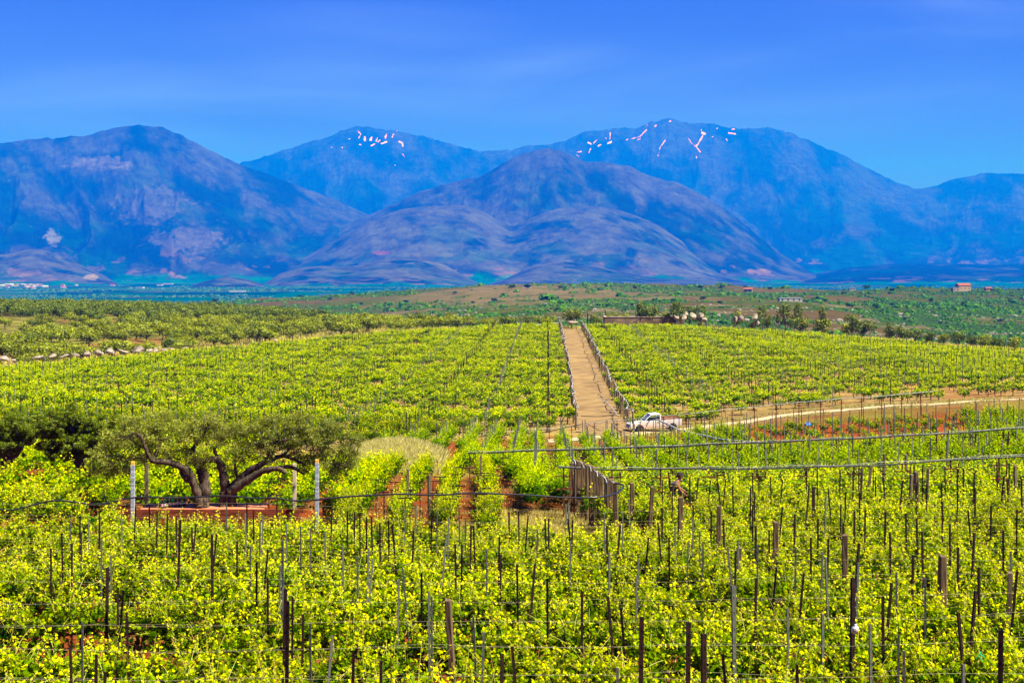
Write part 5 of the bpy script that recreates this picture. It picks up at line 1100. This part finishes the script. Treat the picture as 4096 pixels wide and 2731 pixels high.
zone_ = lambda px: 'left part of the middle hills' if px < 340 else ('brow above the hill vineyard' if px < 620 else ('green slopes right of the path' if px < 860 else 'slopes toward the right edge'))
for i, (px, py, w) in enumerate(sorted(ST)):
    D = far_depth(px, py + 1.5); X = px2u(px) * D; v = R.randint(3)
    put_tree('dark_tree', X, D, TDV[v][0], TDV[v][1], w / F * D / 6.0, w * .62 / F * D / 5.0, f'lone dark round tree on the {zone_(px)}, {nth(i + 1)} from the left', 'tree', 'lone dark trees on the middle hills')
# pale stones on the middle hills
n = 5000; u = R.uniform(-.12, .40, n); Y = R.uniform(600, 1000, n); X = u * Y; keep = fbm(X / 30, Y / 14, 33, 5) > .55; X, Y = X[keep], Y[keep]; n = len(X)
Vr = np.array([v.co[:] for v in RK[0].vertices]) ; bm_ = bmesh.new(); bmesh.ops.create_icosphere(bm_, subdivisions=1, radius=.5); Vr = np.array([v.co[:] for v in bm_.verts]) * [1, .8, .6]; Fr = np.array([[v.index for v in f.verts] for f in bm_.faces]).reshape(-1); bm_.free()
M_STF = mat('far_limestone', (.19, .165, .14), .95)
o = add('stones', merge_scatter('stones', [(Vr, Fr, 3, np.zeros(len(Vr)))], np.column_stack([X, Y, gz(X, Y)]), R.rand(n) * 6, R.lognormal(.25, .5, n), np.zeros(n, int), M_STF)); tag(o, 'pale limestone outcrops on the middle hills', kind='stuff')

# ------------------------------------------------------------------ houses
M_WH = mat('white_plaster', (.36, .33, .29), .9); M_WH2 = mat('ochre_plaster', (.34, .24, .14), .9); M_RF = mat('clay_roof', (.22, .06, .03), .9); M_RFG = mat('grey_roof', (.3, .3, .3), .7); M_WIN = mat('dark_window', (.02, .025, .03), .3)
def house(X, Y, w, d, h, rot, label, roof=M_RF, wall=M_WH, group=None, z=None, flat=False, cat='house'):
    r = empty('house' if cat == 'house' else 'shed', (X, Y, G1(X, Y) if z is None else z), rot, label, cat, group)
    MB().box((0, 0, h / 2 - .5), (w, d, h + 1)).build('wall', wall, r)
    if flat: MB().box((0, 0, h + .15), (w + .4, d + .4, .3)).build('roof', roof, r)
    else:
        rh = w * .18; o_ = .4; MB().poly([(-w/2-o_, -d/2-o_, h), (w/2+o_, -d/2-o_, h), (w/2+o_, d/2+o_, h), (-w/2-o_, d/2+o_, h), (-w/2-o_, 0, h+rh), (w/2+o_, 0, h+rh)], [(0,1,5,4), (2,3,4,5), (0,4,3), (1,2,5), (0,3,2,1)]).build('roof', roof, r)
    for k in range(max(2, int(w // 4))): MB().box((-w / 2 + (k + .5) * w / max(2, int(w // 4)), -d / 2 - .03, h * .5), (1.0, .1, 1.2)).build('window', M_WIN, r)
    return r
def hp(px, py, **k):
    D = far_depth(px, py); return px2u(px) * D, D
for (px, py, w, d, h, rot, lb, rf, wl, fl) in ((963, 290.5, 14, 9, 6, .2, 'house with an orange-red roof on the far right ridge', M_RF, M_WH2, False), (748, 291.5, 9, 7, 3, -.2, 'small white house with a brown roof on the ridge', M_RF, M_WH, False), (790, 301, 17, 5, 2.4, .1, 'long low pale-roofed shed on the green slope', M_RFG, M_WH, True),
      (527, 287.5, 8, 6, 3, 0, 'small white house among trees on the hill brow', M_RFG, M_WH, True), (852, 289.5, 7, 5, 2.4, 0, 'small pale shed on the ridge left of the skyline tree', M_RFG, M_WH, True), (955, 291, 7, 7, 4, .1, 'grey house partly hidden left of the orange-roofed one', M_RFG, M_WH2, True), (988, 290.5, 7, 6, 3, .1, 'small house with a red roof right of the orange-roofed one', M_RF, M_WH2, False)):
    X, D = hp(px, py); house(X, D, w, d, h, rot, lb, rf, wl, flat=fl, cat='shed' if 'shed' in lb else 'house')
VH = [(28,415),(60,412),(75,392),(110,360),(130,360),(128,390),(150,395),(140,435),(170,380),(205,405),(235,395),(215,380),(265,385),(310,405),(345,395),(360,380),(400,400),(440,402),(470,375),(495,380),(505,430),(530,395),(550,400),(545,450),(580,400),(600,415),(590,460),(625,410),(640,375),(660,400),(640,465),(720,385),(740,390),(760,410),(1180,375),(1190,440),(1440,380),(2120,270),(860,430),(1215,440)]
for i, (qx, qy) in enumerate(sorted(VH)):
    px = qx / 4.704 / 4; py = (1060 + qy / 4.704) / 4; D = float(np.clip(118 * F / max(py - HZ, 8), 5600, 7900)); w = R.uniform(13, 26)
    house(px2u(px) * D, D, w, R.uniform(9, 14), R.uniform(6, 10), R.uniform(-.5, .5), f'tiny pale village house at the foot of the left hill, {nth(i + 1)} from the left', M_RF if R.rand() < .55 else M_WH, M_WH if R.rand() < .7 else M_WH2, 'village houses on the plain')
for i, (px, py, w, lb) in enumerate(((237, 292.5, 75, 'long white farm shed standing alone on the plain'), (168, 284.5, 60, 'white shed roofs near the low rocky hill on the plain'), (140, 288.5, 40, 'small white shed left of the low rocky hill'), (160, 285.8, 30, 'small pale shed beside the white shed roofs'))):
    D = 118 * F / (py - HZ); house(px2u(px) * D, D, w, 25, 7, R.uniform(-.2, .2), lb, M_WH, M_WH, cat='shed', flat=True)

# ------------------------------------------------------------------ pickup truck
M_PAINT = noisy('dusty_white_paint', (.62, .61, .63), (.50, .42, .34), 1.6, .35, lo=.45, hi=.8, spec=.5); M_TYRE = mat('tyre_rubber', (.02, .018, .016), .9); M_RIMW = noisy('dusty_wheel', (.30, .24, .18), (.42, .36, .3), 4, .6)
M_CARGL = mat('car_glass', (.05, .08, .10), .06, 0, .8); M_BED = noisy('rusty_bed', (.09, .025, .01), (.22, .09, .04), 3, .9); M_BLK = mat('black_plastic', (.012, .012, .012), .6); M_LAMP = mat('lamp_glass', (.35, .37, .40), .1, 0, .8)
# dust: lower body panels brown with road dirt (a stain with its own height)
nt = M_PAINT.node_tree; N_ = nt.nodes; L_ = nt.links
tcn = N_.new('ShaderNodeTexCoord'); sp_ = N_.new('ShaderNodeSeparateXYZ'); L_.new(tcn.outputs['Object'], sp_.inputs[0]); mr_ = N_.new('ShaderNodeMapRange'); L_.new(sp_.outputs['Z'], mr_.inputs[0]); mr_.inputs[1].default_value = .95; mr_.inputs[2].default_value = .3; mr_.inputs[4].default_value = .85
bs = N_['Principled BSDF']; old = bs.inputs['Base Color'].links[0].from_socket; mxn = N_.new('ShaderNodeMix'); mxn.data_type = 'RGBA'; L_.new(mr_.outputs[0], mxn.inputs[0]); L_.new(old, mxn.inputs[6]); mxn.inputs[7].default_value = (.40, .25, .13, 1); L_.new(mxn.outputs[2], bs.inputs['Base Color'])
def slab(prof, y0, y1, inset=None):
    """profile (x,z) loop extruded across the car"""
    b = MB(); n = len(prof); P = [(x, y0, z) for x, z in prof] + [(x, y1, z) for x, z in prof]
    b.poly(P, [tuple(range(n)), tuple(range(2 * n - 1, n - 1, -1))] + [(i, i + n, (i + 1) % n + n, (i + 1) % n) for i in range(n)][:]); return b
def arch(cx, r, a0, a1, n=9, z=.31): return [(cx + r * math.cos(a0 + (a1 - a0) * k / n), z + r * math.sin(a0 + (a1 - a0) * k / n)) for k in range(n + 1)]
def pickup(X, Y, rot, pitch):
    z = G1(X, Y) + .05
    r = empty('pickup_truck', (X, Y, z), rot, 'old dusty white pickup truck parked on the dirt track beside the vines', 'pickup truck'); r.rotation_euler = (0, pitch, rot)
    # x forward = -x side; front at x=-2.2
    lower = [(-2.18, .42), (-1.80, .36)] + arch(-1.42, .37, math.pi * .98, 0.02) + [(1.02 - .37, .34)] + arch(1.35, .37, math.pi * .98, .02) + [(2.12, .46), (2.15, .98), (.42, .98), (.40, .96), (-.95, .92), (-1.0, .90), (-1.9, .80), (-2.20, .72)]
    b = slab(lower, -.78, .78); o = b.build('body', M_PAINT, r); mb = o.modifiers.new('bevel', 'BEVEL'); mb.width = .035; mb.segments = 2; mb.limit_method = 'ANGLE'
    # cab: roof and pillars
    b = MB()
    def quadpipe(p0, p1, w=.05): b.tube([p0, p1], w, 6)
    roofz = 1.40
    b2 = MB(); b2.poly([(-.42, -.62, roofz - .02), (.30, -.62, roofz), (.36, -.62, roofz - .02), (.36, .62, roofz - .02), (.30, .62, roofz), (-.42, .62, roofz - .02), (-.40, -.60, roofz + .05), (.30, -.60, roofz + .06), (.30, .60, roofz + .06), (-.40, .60, roofz + .05)],
                       [(0,1,7,6), (1,2,7), (2,3,8,7), (3,4,8), (4,5,9,8), (5,0,6,9), (6,7,8,9), (0,5,4,3,2,1)]); b2.build('roof', M_PAINT, r, bevel=.012)
    for s in (-1, 1):
        quadpipe((-.98, s * .70, .92), (-.40, s * .60, roofz), .032); quadpipe((.36, s * .70, .95), (.34, s * .61, roofz), .055)
    quadpipe((-.40, -.60, roofz), (-.40, .60, roofz), .03); quadpipe((.34, -.61, roofz), (.34, .61, roofz), .05); quadpipe((-.40, -.60, roofz), (.34, -.61, roofz), .03); quadpipe((-.40, .60, roofz), (.34, .61, roofz), .03); b.box((.37, 0, 1.0), (.06, 1.44, .14)); b.build('pillars', M_PAINT, r)
    MB().poly([(-.95, -.66, .925), (-.95, .66, .925), (-.41, .57, roofz - .02), (-.41, -.57, roofz - .02)], [(0, 1, 2, 3)]).build('windshield', M_CARGL, r)
    MB().poly([(.385, -.62, 1.06), (.385, .62, 1.06), (.365, .56, roofz - .03), (.365, -.56, roofz - .03)], [(0, 1, 2, 3)]).build('rear_window', M_CARGL, r)
    for s in (-1, 1):
        dr = MB(); dr.box((-.26, s * .785, .68), (1.12, .012, .44)); d_ = dr.build('door', M_PAINT, r, bevel=.004); h_ = MB().box((.14, s * .80, .80), (.16, .03, .03)); hh = h_.build('handle', M_BLK, d_)
        m_ = MB(); m_.box((-.62, s * .86, .98), (.06, .16, .12)); m_.build('side_mirror', M_BLK, r, bevel=.01)
    MB().box((-.15, 0, .99), (.9, 1.2, .12)).build('seat', M_BLK, r)
    st = MB(); st.tube([(-.55 + .0, -.32 + .17 * math.cos(a), 1.02 + .15 * math.sin(a)) for a in np.linspace(0, 6.28, 14)], .012, 5, False); st.build('steering_wheel', M_BLK, r)
    bd = MB(); bd.box((1.28, -.75, 1.02), (1.72, .05, .10)); bd.box((1.28, .75, 1.02), (1.72, .05, .10)); bd.box((2.12, 0, 1.0), (.05, 1.5, .09)); bd.box((.45, 0, 1.03), (.05, 1.5, .12)); bd.build('bed_rails', M_BED, r, bevel=.01)
    MB().box((1.28, 0, .986), (1.62, 1.42, .008)).build('bed_floor', M_BED, r)
    for xw in (-1.42, 1.35):
        for s in (-1, 1):
            t_ = MB(); t_.lathe((0, 0, -.09), [(.19, 0), (.29, .005), (.31, .03), (.31, .15), (.29, .175), (.19, .18)], 22); w_ = t_.build('wheel', M_TYRE, r); w_.rotation_euler = (rad(90), 0, 0); w_.location = (xw, s * .70, .31)
            q = MB(); q.lathe((0, 0, -.095), [(.19, 0.02), (.17, .012), (.06, .03), (.05, .0), (.05, .19), (.06, .16), (.17, .178), (.19, .17)], 18); q.build('rim', M_RIMW, w_)
    for s in (-1, 1):
        MB().box((-2.19, s * .56, .66), (.06, .30, .13)).build('headlight', M_LAMP, r, bevel=.01); MB().box((2.15, s * .68, .78), (.04, .12, .2)).build('tail_light', M_CAPR, r)
    r.scale = (1.0, 1.0, 1.02)
    MB().box((-2.2, 0, .66), (.03, .78, .12)).build('grille', M_BLK, r); MB().box((-2.27, 0, .46), (.10, 1.52, .12)).build('bumper', M_LAMP, r, bevel=.02)
pk_px = 654.5; pD = depth_at(pk_px, 431.3, 100, 150); PK = pickup(px2u(pk_px) * pD, pD, rad(9), -rad(2.2))
# a low dark shape of the underbody is real shadow: nothing else is built there

# ------------------------------------------------------------------ the person bending over the vines
M_SHIRT = mat('grey_shirt', (.075, .07, .085), .9); M_SKIN = mat('sunburnt_skin', (.20, .065, .035), .6); M_HAIR = mat('dark_hair', (.02, .012, .008), .9); M_JEAN = mat('dark_trousers', (.03, .032, .05), .9)
def person():
    D = PD; px = 672.5; X = px2u(px) * D; z0 = G1(X, D)
    r = empty('person', (X, D, z0), 0, 'person in a grey sleeveless shirt bending over the vines below the lower hose', 'person')
    V = [(0, 0, .92), (.03, 0, 1.08), (.08, 0, 1.22), (.15, 0, 1.34), (.20, 0, 1.40), (.26, 0, 1.46), (.27, -.01, 1.56), (.25, -.01, 1.62),
         (.15, -.17, 1.32), (.22, -.22, 1.12), (.36, -.20, .98), (.42, -.19, .94), (.15, .17, 1.32), (.26, .22, 1.13), (.42, .18, 1.02), (.48, .17, 1.0),
         (0, -.10, .88), (.03, -.11, .50), (-.02, -.11, .10), (.10, -.11, .04), (0, .10, .88), (-.02, .11, .50), (-.06, .11, .10), (.06, .11, .04)]
    E = [(0,1),(1,2),(2,3),(3,4),(4,5),(5,6),(6,7),(3,8),(8,9),(9,10),(10,11),(3,12),(12,13),(13,14),(14,15),(0,16),(16,17),(17,18),(18,19),(0,20),(20,21),(21,22),(22,23)]
    Rd = [.15,.135,.14,.135,.065,.065,.095,.07,.065,.045,.033,.035,.065,.045,.033,.035,.085,.06,.042,.035,.085,.06,.042,.035]
    me = bpy.data.meshes.new('person_body'); me.from_pydata(V, E, []); ob = add('body', me, r); me.materials.append(M_SKIN)
    sk = ob.modifiers.new('skin', 'SKIN'); ob.modifiers.new('sub', 'SUBSURF').render_levels = 2; ob.modifiers['sub'].levels = 2
    for i, v in enumerate(me.skin_vertices[0].data): v.radius = (Rd[i], Rd[i] * (1.15 if i < 4 else 1)); v.use_root = (i == 0)
    def cloth(name, ids, pad, m):
        mp_ = {k: i for i, k in enumerate(ids)}; me = bpy.data.meshes.new(name); me.from_pydata([V[k] for k in ids], [(mp_[a], mp_[b_]) for a, b_ in E if a in mp_ and b_ in mp_], []); me.materials.append(m); o = add(name, me, r); s = o.modifiers.new('skin', 'SKIN'); o.modifiers.new('sub', 'SUBSURF').render_levels = 2
        for i, k in enumerate(ids): me.skin_vertices[0].data[i].radius = (Rd[k] + pad, (Rd[k]) * (1.15 if k < 4 else 1) + pad); me.skin_vertices[0].data[i].use_root = (i == 0)
    cloth('shirt', [0, 1, 2, 3, 8, 12], .012, M_SHIRT); cloth('trousers', [0, 16, 17, 18, 20, 21, 22], .012, M_JEAN)
    bm = bmesh.new(); bmesh.ops.create_icosphere(bm, subdivisions=3, radius=1)
    for v in bm.verts: v.co = (v.co.x * .115 + .255, v.co.y * .095, v.co.z * .10 + 1.60); 
    for v in list(bm.verts):
        if v.co.z < 1.545 and v.co.x > .24: v.co.z = 1.56
    me = bpy.data.meshes.new('hair'); bm.to_mesh(me); bm.free(); me.materials.append(M_HAIR); add('hair', me, r)
    MB().tube([(.355, -.005, 1.53), (.375, -.005, 1.505)], [.016, .02], 6).build('nose', M_SKIN, r)
    for side, (hx, hy, hz) in (('l', (.42, -.19, .94)), ('r', (.48, .17, 1.0))):
        b = MB()
        for k in range(4): b.tube([(hx + .02, hy + (k - 1.5) * .018, hz), (hx + .06 - abs(k - 1.5) * .006, hy + (k - 1.5) * .021, hz - .02), (hx + .075 - abs(k - 1.5) * .01, hy + (k - 1.5) * .021, hz - .05)], [.010, .009, .007], 5)
        b.tube([(hx + .01, hy - .03, hz), (hx + .04, hy - .05, hz - .025), (hx + .06, hy - .045, hz - .045)], [.011, .009, .007], 5); b.build('fingers', M_SKIN, r)
    r.scale = (1.0, 1.0, 1.0)
person()

# ------------------------------------------------------------------ small litter
D = depth_at(808, 429.5, 80, 130); X = px2u(808) * D; b = MB(); b.lathe((0, 0, 0), [(.05, 0), (.20, .05), (.24, .14), (.17, .26), (.06, .33), (.09, .38)], 9)
for i, v in enumerate(b.v): b.v[i] = (v[0] * 1.25 + .04 * math.sin(i * 2.1), v[1] + .04 * math.cos(i * 1.7), v[2])
o = b.build('plastic_bag', mat('blue_plastic', (.0, .12, .75), .35), loc=(X, D, G1(X, D) + .25), smooth=True); tag(o, 'small bright blue plastic bag lying among the young vines', 'bag')
b = MB(); D = 18.75; c = at(855, 628, D)
b.lathe((0, 0, 0), [(.015, -.13), (.075, -.10), (.10, -.02), (.085, .05), (.03, .09), (.045, .12)], 14); b.v = [(v[0] + .02 * math.sin(9 * v[2]), v[1], v[2]) for v in b.v]
r = empty('plastic_bag', c, 0, 'white plastic bag with a black letter D caught on a stake among the nearest vines', 'bag'); b.build('bag', mat('white_plastic', (.55, .52, .46), .3, 0, .6), r, smooth=True)
cu = bpy.data.curves.new('letter', 'FONT'); cu.body = 'D'; cu.size = .13; cu.extrude = .003; cu.align_x = 'CENTER'; cu.align_y = 'CENTER'; lo0 = bpy.data.objects.new('letter_source', cu); lme = bpy.data.meshes.new_from_object(lo0); bpy.data.objects.remove(lo0); lo_ = bpy.data.objects.new('printed_letter', lme); COL.objects.link(lo_); lo_.parent = r; lo_.location = (-.035, -.115, -.02); lo_.rotation_euler = (rad(90), 0, 0); lme.materials.clear(); lme.materials.append(M_BLK); r.scale = (.5, .5, .5)
c = at(980, 655, 18.3); b = MB()
for p in ([(0, 0, .10), (.01, -.02, .02), (.0, 0, -.06), (.05, 0, -.12), (.10, .02, -.17)], [(0, 0, .04), (-.06, 0, -.02), (-.13, 0, -.10)], [(0, 0, .04), (.06, -.02, .02), (.13, 0, -.03), (.15, 0, -.06)], [(.0, -.01, .10), (.02, 0, .13)]): b.tube(p, [.018] * (len(p) - 1) + [.008], 5)
o = b.build('twine', mat('green_plastic', (.0, .42, .12), .4), loc=c); o.scale = (.42, .42, .42); tag(o, 'scrap of bright green plastic twine knotted among the nearest vines', 'twine')
# ------------------------------------------------------------------ air
def haze():
    b = MB(); x0, x1, y0, y1, z0, z1 = -36000, 36000, -300, 38500, -140, 2750
    b.box(((x0 + x1) / 2, (y0 + y1) / 2, (z0 + z1) / 2), (x1 - x0, y1 - y0, z1 - z0))
    m = bpy.data.materials.new('haze_air'); m.use_nodes = True; N = m.node_tree.nodes; N.clear()
    o = N.new('ShaderNodeOutputMaterial'); v = N.new('ShaderNodeVolumePrincipled')
    v.inputs['Color'].default_value = (.0, .115, 1.0, 1); v.inputs['Density'].default_value = HAZE
    v.inputs['Absorption Color'].default_value = (.6, .85, 1, 1); v.inputs['Anisotropy'].default_value = 0.0
    m.node_tree.links.new(v.outputs[0], o.inputs['Volume'])
    ob = b.build('haze', m); tag(ob, kind='stuff')
HAZE = 1.0e-4
haze()
